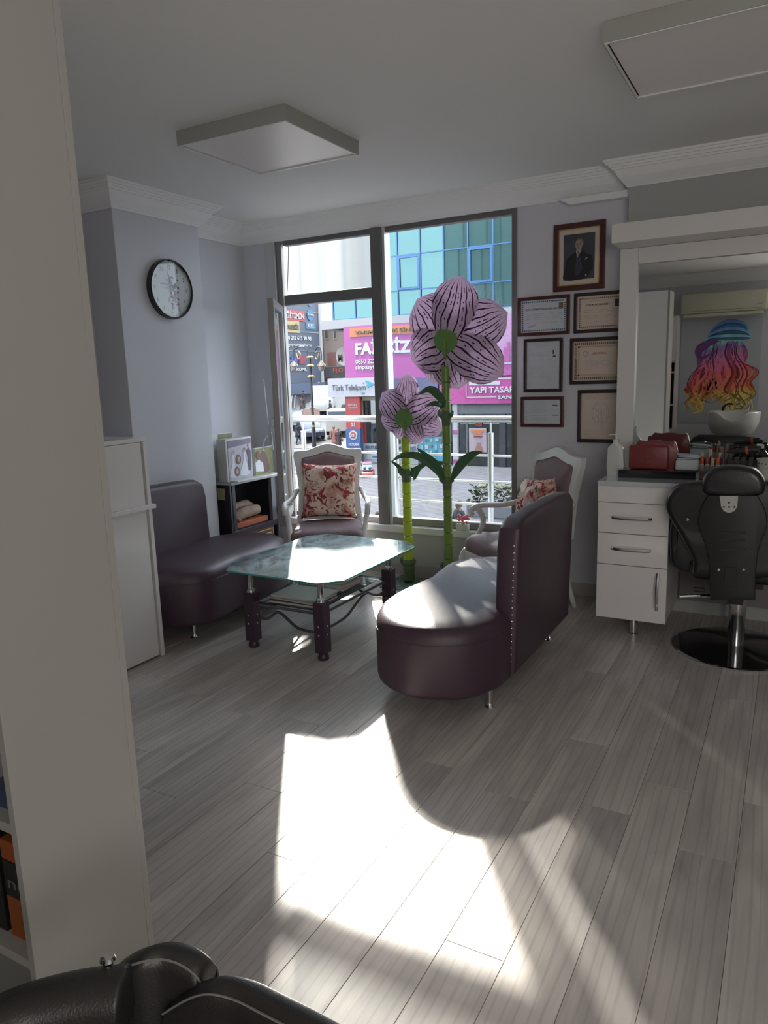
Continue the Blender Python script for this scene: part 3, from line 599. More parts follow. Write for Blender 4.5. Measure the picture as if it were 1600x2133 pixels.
# ================================================================== FURNITURE
def bean(ins=0, ys=1.0):
    pts = [(.40, -.40), (.36, -.60), (.28, -.72), (.12, -.79), (-.03, -.77), (-.16, -.68), (-.24, -.54), (-.275, -.36), (-.255, -.12), (-.235, .02), (-.255, .2), (-.265, .36), (-.21, .50), (-.09, .60), (.08, .635), (.24, .60), (.35, .50), (.40, .40)]
    P = smoothpts([(x, y*ys) for x, y in pts], 3); c = (.06, -.06)
    return [(c[0]+(x-c[0])*(1-ins/.36), c[1]+(y-c[1])*(1-ins/.68)) for x, y in P]
def sofa(name, label, loc, rz, ys=1.0, studs=True):
    t = thing(name, label, 'sofa', (*loc, 0), rz)
    b_ = NB(); layers = [(.012, .115), (.004, .122), (0, .14), (0, .30), (0, .375), (.005, .405), (.018, .428), (.045, .445), (.12, .457), (.22, .462)]
    rg = [[b_.verts.new((x, y, z)) for x, y in bean(i, ys)] for i, z in layers]
    for a, b in zip(rg, rg[1:]):
        for k in range(len(a)): b_.faces.new((a[k], a[(k+1) % len(a)], b[(k+1) % len(a)], b[k]))
    b_.faces.new(rg[0][::-1]); b_.faces.new(rg[-1]); obj('seat', b_, MAUVE, t, smooth=2)
    pk = tube(NB(), [(x, y, .372) for x, y in bean(.0, ys)+[bean(.0, ys)[0]]], .0025, 6, caps=False); obj('piping', pk, MAUVE, t, smooth=2)
    y0, y1 = -.40*ys, .56*ys
    prof = [(y0, .13), (y0, .75), (y0+.02, .84), (y0+.09, .878), (y0+.3, .885), (y1-.25, .887), (y1-.08, .880), (y1-.015, .84), (y1, .75), (y1, .13)]
    obj('backrest', prism(NB(), prof, lambda a, b, d: Vector((d+(b-.45)*.03, a, b)), .315, .43, bev=.03, seg=4), MAUVE, t, smooth=True)
    if studs:
        b2 = NB()
        for k in range(19):
            z = .17+k*.033; ecurve(b2, (.405+(z-.45)*.03, y0-.001, z), .0045, 6, 4)
        obj('stud_row', b2, CHROME, t, smooth=True, label='row of small chrome studs down the near edge')['kind'] = 'stuff'
    for (x, y) in ((-.10, -.48*ys), (.33, -.50*ys), (-.12, .40*ys), (.33, .47*ys)):
        obj('leg', lathe(NB(), [(.020, 0), (.022, .004), (.014, .014), (.010, .03), (.017, .117)], (x, y, 0), 12), CHROME, t, smooth=True)
    return t
sofa('sofa', 'kidney-shaped aubergine sofa with studded back seen from behind, right of the glass table', (-1.495, 3.55), 0)
sofa('sofa', 'aubergine kidney-shaped sofa against the left wall below the clock', (-3.26, 3.53), PI, ys=.86, studs=False)

# ---- coffee table
t = thing('coffee_table', 'glass-topped coffee table with dark square legs and chrome rods', 'table', (-2.5, 3.72, 0))
oct_ = [(-2.84, 3.185), (-2.20, 3.165), (-2.09, 3.27), (-2.085, 4.13), (-2.21, 4.25), (-2.82, 4.26), (-2.94, 4.13), (-2.93, 3.32)]
obj('glass_top', prism(NB(), oct_, XY, .449, .459), TABLEGL, t, True)
oc = Vector((-2.515, 3.715)); eg = NB(); n_ = len(oct_)
for k in range(n_):
    a, b = oct_[k], oct_[(k+1) % n_]; tube(eg, [(a[0], a[1], .454), (b[0], b[1], .454)], .0052, 6)
obj('polished_edge', eg, GLEDGE, t, True)
legs = [(-2.215, 3.225), (-2.705, 3.225), (-2.205, 3.985), (-2.80, 3.985)]
TW = mat('aubergine_lacquer', (.05, .028, .045), .4)
for (x, y) in legs:
    l = obj('leg', B(x-.034, x+.034, y-.034, y+.034, .042, .335, bev=.004), TW, t, True)
    obj('foot', lathe(NB(), [(.028, 0), (.032, .006), (.032, .02), (.026, .028), (.026, .042)], (x, y, 0), 16), TW, l, True, smooth=True)
    obj('chrome_post', lathe(NB(), [(.028, .336), (.027, .35), (.018, .358), (.018, .44), (.024, .448)], (x, y, 0), 16), CHROME, l, True, smooth=True)
    b2 = NB()
    for z in (.15, .20): lathe(b2, [(.006, -.003), (.006, 0)], (x, y-.034, z), 8, 'Y'); lathe(b2, [(.006, -.003), (.006, 0)], (x+.036, y, z), 8, 'X')
    obj('bolts', b2, CHROME, l, True)
def wave(a, b, z0, amp, bow=.0):
    a, b = Vector(a), Vector(b); pts = []
    for k, (s, h_) in enumerate(((0, 0), (.14, -.002), (.22, .01), (.33, amp), (.42, amp), (.55, amp*.2), (.68, -amp*.55), (.82, -amp*.75), (1, -amp*.75))): p = a.lerp(b, s); pts.append((p.x, p.y, z0+h_))
    return smoothpts(pts, 4, closed=False)
RD = mat('gunmetal_rod', (.16, .15, .16), .3, metal=.8)
obj('cross_rod', tube(NB(), wave((-2.67, 3.225, 0), (-2.25, 3.225, 0), .185, .045), .0085, 8), RD, t, True, smooth=True)
obj('cross_rod', tube(NB(), wave((-2.205, 3.95, 0), (-2.215, 3.26, 0), .20, .045), .0085, 8), RD, t, True, smooth=True)
obj('cross_rod', tube(NB(), wave((-2.80, 3.95, 0), (-2.71, 3.26, 0), .20, .045), .0085, 8), RD, t, True, smooth=True)
obj('cross_rod', tube(NB(), wave((-2.76, 3.985, 0), (-2.24, 3.985, 0), .185, .045), .0085, 8), RD, t, True, smooth=True)
for (a, b) in (((-2.66, 3.225), (-2.25, 3.225)), ((-2.205, 3.95), (-2.215, 3.26)), ((-2.79, 3.95), (-2.71, 3.26)), ((-2.76, 3.985), (-2.24, 3.985))):
    obj('shelf_rail', tube(NB(), [(*a, .262), (*b, .262)], .009, 8), RD, t, True, smooth=True)
obj('shelf_glass', prism(NB(), [(-2.66, 3.235), (-2.25, 3.235), (-2.245, 3.94), (-2.755, 3.94)], XY, .272, .280), SHELFGL, t, True)
MG = [('white_glossy_cover', (.62, .60, .57)), ('grey_cover', (.35, .35, .36)), ('rose_cover', (.4, .2, .18)), ('dark_cover', (.06, .05, .06)), ('cream_cover', (.6, .55, .48))]
mags = [(-2.43, 3.36, 0, .02, 3, .014, 'dark covered magazine at the bottom of the front pile'), (-2.44, 3.37, 0, -.05, 1, .012, 'grey magazine second in the front pile'), (-2.43, 3.38, 0, .04, 0, .012, 'white magazine topmost of the front pile'),
        (-2.47, 3.70, 1, .03, 2, .018, 'rose covered magazine at the bottom of the rear pile'), (-2.46, 3.69, 1, -.06, 4, .018, 'cream magazine second in the rear pile'), (-2.48, 3.71, 1, .05, 1, .016, 'grey magazine third in the rear pile'), (-2.46, 3.70, 1, .0, 0, .014, 'white magazine topmost of the rear pile under the glass')]
zz = [.2805, .2805]
for (x, y, st, rz_, c_, th, lb) in mags:
    mt = mat(MG[c_][0], MG[c_][1], .35)
    m_ = thing('magazine', lb, 'magazine', (x, y, zz[st]), rz_); pg = mat('page_block', (.6, .58, .54), .8)
    obj('cover', B(-.165, .165, -.115, .115, th-.0015, th), mt, m_); b2 = NB(); 
    for k in range(4):
        o_ = .003*math.sin(k*2.1+c_); box(b2, -.16+o_, .16+o_, -.112+o_, .112+o_, k*(th-.002)/4+.0002, (k+1)*(th-.002)/4)
    obj('pages', b2, pg, m_); zz[st] += th+.0008

# ---- armchairs
def armchair(name, label, loc, phi):
    t = thing(name, label, 'armchair', (*loc, 0), phi); hw = .25
    # seat cushion
    sp = smoothpts([(-hw, -.24), (-.12, -.265), (.12, -.265), (hw, -.24), (hw+.005, 0), (.21, .22), (-.21, .22), (-hw-.005, 0)], 4)
    b_ = NB(); rg = []
    for s, z in ((.96, .36), (1, .372), (1.01, .41), (.99, .44), (.9, .465), (.7, .478), (.3, .483)): rg.append([b_.verts.new((x*s, y*s, z)) for x, y in sp])
    for a, b in zip(rg, rg[1:]):
        for k in range(len(a)): b_.faces.new((a[k], a[(k+1) % len(a)], b[(k+1) % len(a)], b[k]))
    b_.faces.new(rg[0][::-1]); b_.faces.new(rg[-1]); obj('seat', b_, FABRIC, t, smooth=2)
    ap = NB(); box(ap, -.25, .25, -.262, -.236, .29, .362, bev=.008); box(ap, -.26, -.236, -.24, .22, .30, .362, bev=.006); box(ap, .236, .26, -.24, .22, .30, .362, bev=.006); box(ap, -.22, .22, .2, .222, .30, .362, bev=.006)
    obj('apron', ap, CWHITE, t)
    # back: leaning plane, frame outline and padded panel
    lean = .16; back = lambda a, b, d: Vector((a, .235+d+(b-.45)*lean, b))
    out = smoothpts([(-.25, .47), (-.235, .72), (-.262, .93), (-.268, .985), (-.245, .995), (-.16, .998), (-.08, 1.025), (0, 1.045), (.08, 1.025), (.16, .998), (.245, .995), (.268, .985), (.262, .93), (.235, .72), (.25, .47)], 3, closed=False)
    inn = smoothpts([(-.20, .50), (-.19, .72), (-.205, .93), (-.16, .945), (-.08, .965), (0, .985), (.08, .965), (.16, .945), (.205, .93), (.19, .72), (.20, .50)], 4, closed=False)
    # resample both to same count
    def rs(P, n):
        L = [0]
        for a, b in zip(P, P[1:]): L.append(L[-1]+math.dist(a, b))
        o_ = []; 
        for k in range(n):
            s = L[-1]*k/(n-1); i = max(j for j in range(len(L)) if L[j] <= s+1e-9); i = min(i, len(P)-2); f_ = (s-L[i])/(L[i+1]-L[i]); o_.append((P[i][0]+(P[i+1][0]-P[i][0])*f_, P[i][1]+(P[i+1][1]-P[i][1])*f_))
        return o_
    O, I = rs(out, 40), rs(inn, 40); b_ = NB()
    for d, q in ((-.02, 1), (.028, 0)):
        pass
    vo = [[b_.verts.new(back(a, b, d)) for a, b in O] for d in (-.012, .03)]; vi = [[b_.verts.new(back(a, b, d)) for a, b in I] for d in (-.022, .03)]
    for k in range(39):
        b_.faces.new((vo[0][k], vo[0][k+1], vi[0][k+1], vi[0][k])); b_.faces.new((vo[1][k+1], vo[1][k], vi[1][k], vi[1][k+1]))
        b_.faces.new((vo[0][k], vo[1][k], vo[1][k+1], vo[0][k+1])); b_.faces.new((vi[0][k], vi[0][k+1], vi[1][k+1], vi[1][k]))
    for k in (0, 39): b_.faces.new((vo[0][k], vi[0][k], vi[1][k], vo[1][k]))
    obj('back_frame', b_, CWHITE, t, smooth=True)
    obj('lower_back_rail', prism(NB(), [(-.2, .47), (.2, .47), (.2, .505), (-.2, .505)], back, -.018, .028, bev=.005), CWHITE, t)
    b_ = NB(); rg = []; cx_, cz_ = 0, .74
    for s, d in ((.995, .025), (.995, -.012), (.97, -.030), (.88, -.042), (.6, -.052)): rg.append([b_.verts.new(back(a*s, cz_+(b-cz_)*s, d)) for a, b in I])
    for a, b in zip(rg, rg[1:]):
        for k in range(40): b_.faces.new((a[k], a[(k+1) % 40], b[(k+1) % 40], b[k]))
    b_.faces.new(rg[0][::-1]); b_.faces.new(rg[-1]); obj('back_pad', b_, FABRIC, t, smooth=2)
    for s in (-1, 1):
        # arm rest: from back post forward, dropping in a scroll to the arm post
        pts = [(s*.245, .265, .70), (s*.27, .2, .655), (s*.295, .08, .635), (s*.305, -.06, .645), (s*.303, -.13, .642), (s*.30, -.175, .618), (s*.30, -.165, .585)]
        obj('arm', tube(NB(), smoothpts(pts, 4, closed=False), [.019]*3+[.02]*18+[.017]*4, 8), CWHITE, t, smooth=2)
        pts = [(s*.30, -.13, .635), (s*.297, -.09, .58), (s*.285, -.09, .52), (s*.272, -.14, .45), (s*.262, -.21, .38)]
        obj('arm_post', tube(NB(), smoothpts(pts, 4, closed=False), [.021-.0002*k for k in range(17)], 8), CWHITE, t, smooth=2)
        pts = [(s*.245, -.235, .36), (s*.262, -.262, .30), (s*.255, -.262, .2), (s*.24, -.25, .1), (s*.245, -.262, .02), (s*.25, -.272, 0)]
        obj('leg', tube(NB(), smoothpts(pts, 3, closed=False), [.03, .031, .032, .031, .029, .027, .025, .022, .02, .018, .016, .016, .018, .02, .021, .021], 8), CWHITE, t, smooth=2)
        pts = [(s*.232, .24, .50), (s*.225, .235, .36), (s*.22, .25, .18), (s*.22, .31, .0)]
        obj('leg', tube(NB(), smoothpts(pts, 3, closed=False), [.024, .025, .025, .024, .023, .022, .021, .02, .019, .018], 8), CWHITE, t, smooth=2)
    return t
armchair('armchair', 'white-framed mauve armchair in front of the open window, floral cushion on its seat', (-2.99, 4.50), math.radians(30))
armchair('armchair', 'white-framed mauve armchair in the corner behind the studded sofa', (-1.555, 4.585), math.radians(-38))
def cushion(label, loc, rot, s=.43):
    t = thing('cushion', label, 'cushion', loc, 0, 'floral cushions on the armchairs'); t.rotation_euler = rot
    b_ = NB(); n = 18; V = {}
    for side in (0, 1):
        for i in range(n+1):
            for j in range(n+1):
                u_, v_ = i/n*2-1, j/n*2-1
                if side and (i in (0, n) or j in (0, n)): V[side, i, j] = V[0, i, j]; continue
                pin = 1-.10*(1-abs(u_)**3)*abs(v_)**4; pin2 = 1-.10*(1-abs(v_)**3)*abs(u_)**4
                th = .075*((1-u_**4)*(1-v_**4))**.55*(1+.08*math.sin(u_*7+v_*3)); V[side, i, j] = b_.verts.new((u_*s/2*pin2, (-th if side else th)+.004*math.sin(u_*11)*math.cos(v_*9), s/2+v_*s/2*pin))
    for side in (0, 1):
        for i in range(n):
            for j in range(n):
                f = [V[side, i, j], V[side, i+1, j], V[side, i+1, j+1], V[side, i, j+1]]; b_.faces.new(f if side else f[::-1])
    obj('cover', b_, CUSH, t, smooth=2)
    # printed bicycles
    b2 = NB()
    for bx_, bz in ((-.11, .25), (.12, .26)):
        yy = lambda x, z: -.0785*((1-(x/(s/2))**4)*(1-((z-s/2)/(s/2))**4))**.55*1.12 if abs(x) < s/2 else 0
        def P(x, z): return (bx_+x, yy(bx_+x, bz+z)-.003, bz+z)
        for cx_ in (-.035, .035): tube(b2, [P(cx_+.02*math.cos(a), .02*math.sin(a)) for a in [2*PI*k/14 for k in range(15)]], .0013, 4, caps=False)
        tube(b2, [P(-.035, 0), P(-.012, .03), P(.025, .03), P(.035, 0)], .0013, 4); tube(b2, [P(-.012, .03), P(0, 0), P(.025, .03), P(.022, .042), P(.032, .044)], .0013, 4); tube(b2, [P(-.012, .03), P(-.014, .04), P(-.02, .04)], .0018, 4)
        tube(b2, [P(-.08, -.03), P(.08, -.028)], .001, 4)
    obj('bicycle_print', b2, INK, t)
c1 = thing
ph = math.radians(30); fwd_ = Vector((math.sin(ph), -math.cos(ph), 0))
p = Vector((-2.99, 4.50, .487))-fwd_*.125
cushion('floral red and cream cushion propped on the armchair by the open window', p, (math.radians(-11), math.radians(2), ph), .43)
ph = math.radians(-38); fwd_ = Vector((math.sin(ph), -math.cos(ph), 0)); p = Vector((-1.555, 4.585, .487))-fwd_*.095
cushion('floral red and cream cushion leaning in the corner armchair behind the sofa', p, (math.radians(-16), math.radians(-6), ph-.1), .38)

# ---- tall white cabinet at left, near wardrobe
t = thing('white_cabinet', 'glossy white two-door cabinet with ledge handle, left of the aubergine sofa', 'cabinet', (-3.45, 2.35, 0))
obj('carcass', B(-3.80, -3.125, 1.85, 2.875, .03, 1.235), WHITEM, t, True); obj('top_board', B(-3.82, -3.105, 1.85, 2.90, 1.2355, 1.258, bev=.002), WHITEG, t, True)
obj('door', B(-3.1245, -3.104, 1.85, 2.862, .885, 1.233, bev=.002), WHITEG, t, True, label='upper glossy white door')
obj('door', B(-3.1245, -3.104, 1.85, 2.862, .012, .865, bev=.002), WHITEG, t, True, label='lower glossy white door')
obj('ledge_handle', B(-3.13, -3.078, 1.85, 2.915, .862, .888, bev=.004), WHITEG, t, True); obj('side_panel', B(-3.80, -3.098, 2.8755, 2.90, .0, 1.235, bev=.002), WHITEG, t, True)
cbx0 = -2.30
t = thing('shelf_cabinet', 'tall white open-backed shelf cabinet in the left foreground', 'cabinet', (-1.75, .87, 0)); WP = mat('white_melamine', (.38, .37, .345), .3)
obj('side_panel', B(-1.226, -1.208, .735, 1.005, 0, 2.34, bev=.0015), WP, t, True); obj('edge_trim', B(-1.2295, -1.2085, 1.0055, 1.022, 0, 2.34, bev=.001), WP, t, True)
obj('side_panel', B(cbx0, cbx0+.018, .735, 1.005, 0, 2.34), WP, t, True); obj('back_panel', B(cbx0, -1.230, 1.0055, 1.018, .0, 2.34), mat('window_lit_board', (.9, .9, .87), .3), t, True)  # back board coloured paler than the sides, for window light falling on it
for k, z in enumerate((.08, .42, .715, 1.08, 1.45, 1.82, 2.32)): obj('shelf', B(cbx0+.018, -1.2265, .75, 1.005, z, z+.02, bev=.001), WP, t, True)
def product(name, label, x0, x1, y0, y1, z0, z1, cols, cat='box', txt=None):
    t = thing(name, label, cat, ((x0+x1)/2, (y0+y1)/2, z0)); n = len(cols)
    for k, (nm, c, fa, fb) in enumerate(cols): obj('sleeve' if k else 'carton', B(x0, x1, y0, y1, z0+(z1-z0)*fa, z0+(z1-z0)*fb, bev=.002), mat(nm, c, .4), t, True)
    if txt: text('lettering', txt, (x0+.012, y0-.0005, z0+(z1-z0)*.52), UX, UZ, (x1-x0)*.6, .018, mat('grey_print', (.15, .15, .15), .5), t, .01, proud=.1)
product('product_box', 'black and orange carton on the lower shelf of the near cabinet', -1.345, -1.245, .78, .90, .4402, .66, [('orange_carton', (.30, .07, .008), 0, .42), ('black_carton', (.012, .01, .012), .421, .8), ('orange_carton', (.3, .07, .008), .801, 1)], txt='no')
product('product_box', 'all black carton left of the black and orange one', -1.46, -1.36, .78, .90, .4402, .62, [('black_carton', (.012, .01, .012), 0, 1)])
product('product_box', 'flat blue and white carton on the shelf above', -1.36, -1.25, .78, .93, .7352, .775, [('navy_carton', (.04, .06, .12), 0, 1)])
product('product_box', 'dark blue bottle carton on the third shelf', -1.33, -1.25, .79, .9, 1.1002, 1.24, [('dark_teal_carton', (.012, .03, .045), 0, 1)])

# ---- electric fireplace
FX, FY0, FY1 = -3.705, 4.25, 4.83
t = thing('electric_fireplace', 'black electric fireplace with log set in the corner behind the left sofa', 'fireplace', (-3.86, 4.54, 0)); FB = mat('anthracite_metal', (.025, .024, .035), .35)
obj('side_panel', B(XL+.002, FX, FY0, FY0+.02, 0, .765), FB, t, True); obj('side_panel', B(XL+.002, FX, FY1-.02, FY1, 0, .765), FB, t, True)
obj('back_panel', B(XL+.002, XL+.02, FY0+.021, FY1-.021, 0, .765), FB, t, True)
obj('mantel', B(XL+.002, FX+.03, FY0-.01, FY1+.02, .766, .788, bev=.004), mat('pale_grey_mantel', (.42, .42, .44), .3), t, True)
for z0_, z1_ in ((0, .06), (.36, .405)): obj('crossbar', B(FX-.03, FX, FY0+.021, FY1-.021, z0_, z1_, bev=.003), FB, t, True)
obj('hearth', B(XL+.021, FX-.031, FY0+.021, FY1-.021, .36, .405), FB, t, True)
obj('front_stile', B(FX-.03, FX+.004, FY1-.075, FY1-.021, .406, .765, bev=.003), mat('grey_stile', (.12, .12, .14), .35), t, True); obj('front_stile', B(FX-.03, FX+.004, FY0+.021, FY0+.06, .406, .765, bev=.003), FB, t, True)
pn = obj('lower_panel', B(FX-.02, FX-.006, FY0+.06, FY1-.06, .062, .358), mat('bronze_panel', (.09, .055, .05), .4), t, True)
b_ = NB()
for q in ((FY0+.07, FY1-.07, .338, .344), (FY0+.07, FY1-.07, .08, .086), (FY0+.07, FY0+.076, .08, .344), (FY1-.076, FY1-.07, .08, .344)): box(b_, FX-.006, FX-.003, q[0], q[1], q[2], q[3])
obj('gilt_line', b_, GOLD, pn, True)
b_ = NB(); box(b_, FX-.006, FX+.004, FY0+.12, FY1-.10, .30, .315, bev=.003); obj('grille', b_, mat('brass_bar', (.4, .28, .16), .35, metal=.6), pn, True)
obj('rating_label', B(FX-.12, FX-.05, FY0-.0025, FY0-.0005, .65, .74), mat('yellow_label', (.42, .40, .22), .5), t, True)
obj('ember_bed', B(FX-.20, FX-.035, FY0+.08, FY1-.085, .4055, .45, bev=.006), mat('terracotta', (.36, .10, .05), .7), t, True)
LG = mat('log_bark', (.24, .17, .12), .8, bump=.9, bscale=30, var=.5, vscale=18)
obj('log', tube(NB(), [(FX-.10, FY0+.12, .485), (FX-.09, FY0+.25, .51), (FX-.10, FY1-.15, .505)], [.04, .05, .042], 12), LG, t, True, smooth=True)
obj('log', tube(NB(), [(FX-.16, FY0+.10, .53), (FX-.17, FY1-.2, .55), (FX-.15, FY1-.12, .5)], [.045, .04, .035], 12), LG, t, True, smooth=True)
obj('log', tube(NB(), [(FX-.05, FY0+.16, .455), (FX-.11, FY0+.10, .52)], [.018, .022], 8), LG, t, True, smooth=True)
# photo stands on the mantel (face +X)
def person_print(b_, y, z, s, mi):
    pass
t = thing('photo_display', 'white box stand with a printed wedding dress collage on the fireplace mantel', 'photo stand', (FX-.05, FY0+.17, .7885))
obj('box', B(FX-.10, FX-.012, FY0, FY0+.305, .7885, 1.115, bev=.004), mat('stand_white', (.52, .53, .5), .4), t, True); px = FX-.0115
obj('print', B(px, px+.002, FY0+.02, FY0+.295, .80, 1.10), mat('print_lilac', (.38, .35, .42), .3), t, True)
def flat(name, pts, m, d=.0025, par=None): obj(name, prism(NB(), [(FY0+a, .8+b) for a, b in pts], YZ, px+d, px+d+.0008), m, par or t, True)
pk_ = [mat('print_pink', (.50, .40, .43), .4), mat('print_white', (.58, .57, .62), .4), mat('print_dark', (.05, .04, .06), .4), mat('print_skin', (.42, .25, .2), .4), mat('print_plum', (.16, .11, .18), .4), mat('print_hair', (.10, .04, .03), .4)]
flat('print_band', [(.02, .245), (.295, .265), (.295, .30), (.02, .30)], pk_[4])
for k, (y_, w_, h0, h1) in enumerate(((.075, .05, .03, .19), (.205, .06, .03, .2))):
    flat('printed_gown', smoothpts([(y_-w_, h0), (y_-w_*.25, h0+(h1-h0)*.6), (y_-.012, h1), (y_+.012, h1), (y_+w_*.25, h0+(h1-h0)*.6), (y_+w_, h0)], 3), pk_[1], .003); flat('printed_face', ell(y_, h1+.014, .012, .016, 10), pk_[3], .0036); flat('printed_hair', ell(y_+.004, h1+.02, .014, .014, 10), pk_[5], .0033)
flat('printed_suit', [(.245, .05), (.25, .15), (.235, .21), (.265, .23), (.285, .2), (.28, .05)], pk_[2], .0036); flat('printed_face', ell(.262, .245, .011, .014, 10), pk_[3], .0044)
for (y_, z_) in ((.135, .13), (.11, .04)): flat('printed_hair', ell(y_, z_+.02, .03, .038, 14), pk_[5], .0046); flat('printed_face', ell(y_, z_+.02, .016, .022, 12), pk_[3], .0056)
text('lettering', 'WEDDING & HAIR', (px+.003, FY0+.15, .825), UY, UZ, .1, .009, pk_[2], t, 0, proud=.1)
t = thing('photo_display', 'small square photo of an embracing couple at the right end of the mantel', 'photo stand', (FX-.03, FY0+.43, .7885))
obj('board', B(FX-.03, FX-.012, FY0+.325, FY1-.01, .7885, 1.015, bev=.002), mat('stand_white', (.5, .5, .5), .4), t, True); FYs = FY0; 
obj('print', B(px, px+.002, FY0+.33, FY1-.015, .795, 1.01), mat('print_foliage', (.16, .15, .05), .4, var=.8, vscale=30), t, True)
flat('printed_hair', smoothpts([(.40, .06), (.41, .15), (.43, .18), (.47, .17), (.5, .1), (.51, .02), (.44, .01)], 3), pk_[5], .003, t); flat('printed_shirt', [(.335, .03), (.335, .1), (.38, .12), (.43, .09), (.44, .02)], pk_[1], .0036, t); flat('printed_face', ell(.375, .155, .028, .034, 12), mat('print_brown', (.12, .05, .03), .4), .0042, t)
t = thing('photo_display', 'leafy photo card standing behind the wedding collage stand', 'photo stand', (FX-.2, FY0+.1, .7885))
obj('board', B(FX-.20, FX-.185, FY0-.0, FY0+.29, .7885, 1.145, bev=.002), MATS['stand_white'], t, True); obj('print', B(FX-.1845, FX-.183, FY0+.12, FY0+.285, .8, 1.14), MATS['print_foliage'], t, True)
obj('print', B(FX-.1845, FX-.183, FY0+.01, FY0+.115, .8, 1.14), pk_[1], t, True)
solo('brochure_tray', B(FX-.011, FX+.06, FY0+.03, FY1-.02, .7885, .797, bev=.002), CWHITE, 'thin white board lying along the front of the mantel', 'board')

# ================================================================== GIANT FLOWERS
def petal(t, c, dirw, L, hw, cup, order, blunt=.5):
    """petal seen from behind: base c, direction in the XZ plane"""
    n, m_ = 16, 10; b_ = NB(); uvl = None; d = Vector((math.sin(dirw), 0, math.cos(dirw))); s = Vector((math.cos(dirw), 0, -math.sin(dirw))); V = []
    for i in range(n+1):
        v_ = .5-.5*math.cos(PI*i/n) if i else 0; v_ = min(v_, .9985)
        w = hw*1.08*math.sqrt(max(0, 1-((v_-.6)/.4)**2)) if v_ > .6 else hw*1.08*(.42+.58*math.sin(PI/2*v_/.6)**1.15)
        row = []
        for j in range(m_+1):
            u_ = j/m_*2-1; dep = -order*.010+cup*(v_**2)*L*.55+.05*abs(u_)**2*w*2-.01*math.sin(v_*PI)
            tip = (1-.04*u_*u_*v_) ; row.append((c+d*(L*v_*tip)+s*(u_*w)+Vector((0, dep, 0)), (u_*.5*(.35+.65*v_)+.5, v_)))
        V.append(row)
    th = Vector((0, .016, 0)); F = [[b_.verts.new(p) for p, _ in r] for r in V]; K = [[b_.verts.new(p+th) for p, _ in r] for r in V]; uvl = b_.loops.layers.uv.new('UVMap'); UV = {}
    for i in range(n+1):
        for j in range(m_+1): UV[F[i][j]] = V[i][j][1]; UV[K[i][j]] = V[i][j][1]
    for i in range(n):
        for j in range(m_):
            b_.faces.new((F[i][j], F[i][j+1], F[i+1][j+1], F[i+1][j])); b_.faces.new((K[i][j], K[i+1][j], K[i+1][j+1], K[i][j+1]))
        b_.faces.new((F[i][0], F[i+1][0], K[i+1][0], K[i][0])); b_.faces.new((F[i][m_], K[i][m_], K[i+1][m_], F[i+1][m_]))
    for j in range(m_): b_.faces.new((F[n][j], F[n][j+1], K[n][j+1], K[n][j])); b_.faces.new((F[0][j], K[0][j], K[0][j+1], F[0][j+1]))
    for f in b_.faces:
        for l in f.loops: l[uvl].uv = UV[l.vert]
    obj('petal', b_, PETAL, t, True, smooth=2)
def leafm(t, pts, w, parent=None):
    P = [Vector(p) for p in smoothpts(pts, 5, closed=False)]; b_ = NB(); rows = []; n = len(P)
    for i, p in enumerate(P):
        tn = (P[min(i+1, n-1)]-P[max(i-1, 0)]).normalized(); sd = tn.cross(Vector((.35, -1, .1))).normalized(); ww = w*max(.04, math.sin(PI*(i/(n-1))**.8*.97+.09))
        nn = sd.cross(tn).normalized(); rows.append([b_.verts.new(p-sd*ww), b_.verts.new(p+nn*ww*.35), b_.verts.new(p+sd*ww), b_.verts.new(p+nn*(ww*.35+.004))])
    for a, b in zip(rows, rows[1:]):
        for k in range(4): b_.faces.new((a[k], a[(k+1) % 4], b[(k+1) % 4], b[k]))
    b_.faces.new(rows[0][::-1]); b_.faces.new(rows[-1]); obj('leaf', b_, LEAF, t, True, smooth=True)
def flower(label, Y, base, hubpx, hubr, petals, stem_r, stem_top, segs, collars, stemmats, zoff=0):
    h = at(*hubpx, Y); x = base[0]; t = thing('giant_flower', label, 'artificial flower', (x, base[1], .012))
    bx = Vector((x, base[1], 0)); topz = stem_top
    for i, (a, b) in enumerate(zip(segs, segs[1:])):
        obj('stem_segment', lathe(NB(), [(stem_r*.86, a+.001), (stem_r*1.02, a+.007), (stem_r, (a+b)/2), (stem_r*1.0, b-.006), (stem_r*.86, b-.001)], (x, base[1], 0), 18), stemmats[i % len(stemmats)], t, True, smooth=True)
    for z in collars:
        c = obj('stem_collar', lathe(NB(), [(stem_r*1.02, z-.07), (stem_r*1.12, z-.02), (stem_r*1.35, z), (stem_r*1.15, z+.02), (stem_r*1.02, z+.03)], (x, base[1], 0), 14, caps=False), STEMD, t, True, smooth=True)
        for s in (-1, 1): obj('curl', tube(NB(), [(x+s*stem_r*.9, base[1]-.01, z-.02), (x+s*stem_r*1.5, base[1]-.012, z), (x+s*stem_r*1.7, base[1]-.012, z+.03), (x+s*stem_r*1.35, base[1]-.012, z+.04)], [.008, .012, .01, .006], 8), STEMD, c, True, smooth=True)
    hub = lathe(NB(), [(hubr*.9, .0), (hubr, -.006), (hubr*.96, -.018), (hubr*.6, -.026), (.004, -.028)], (h.x, Y, h.z), 28, 'Y'); obj('hub', hub, HUB, t, True, smooth=True)
    obj('neck', tube(NB(), smoothpts([(x, base[1], stem_top-.01), (x, base[1], stem_top+.04), (h.x, Y-.035, h.z-hubr*.55), (h.x, Y-.02, h.z-.01)], 3, closed=False), stem_r*.42, 10), STEMG, t, True, smooth=True)
    pxm = 1/303.0
    for i, (a, L, hw, cup, od) in enumerate(petals): petal(t, Vector((h.x, Y+.012, h.z)), math.radians(a), L*pxm, hw*pxm, cup, od)
    return t
FY = 4.78
bxs, bxb = -2.478, -2.135
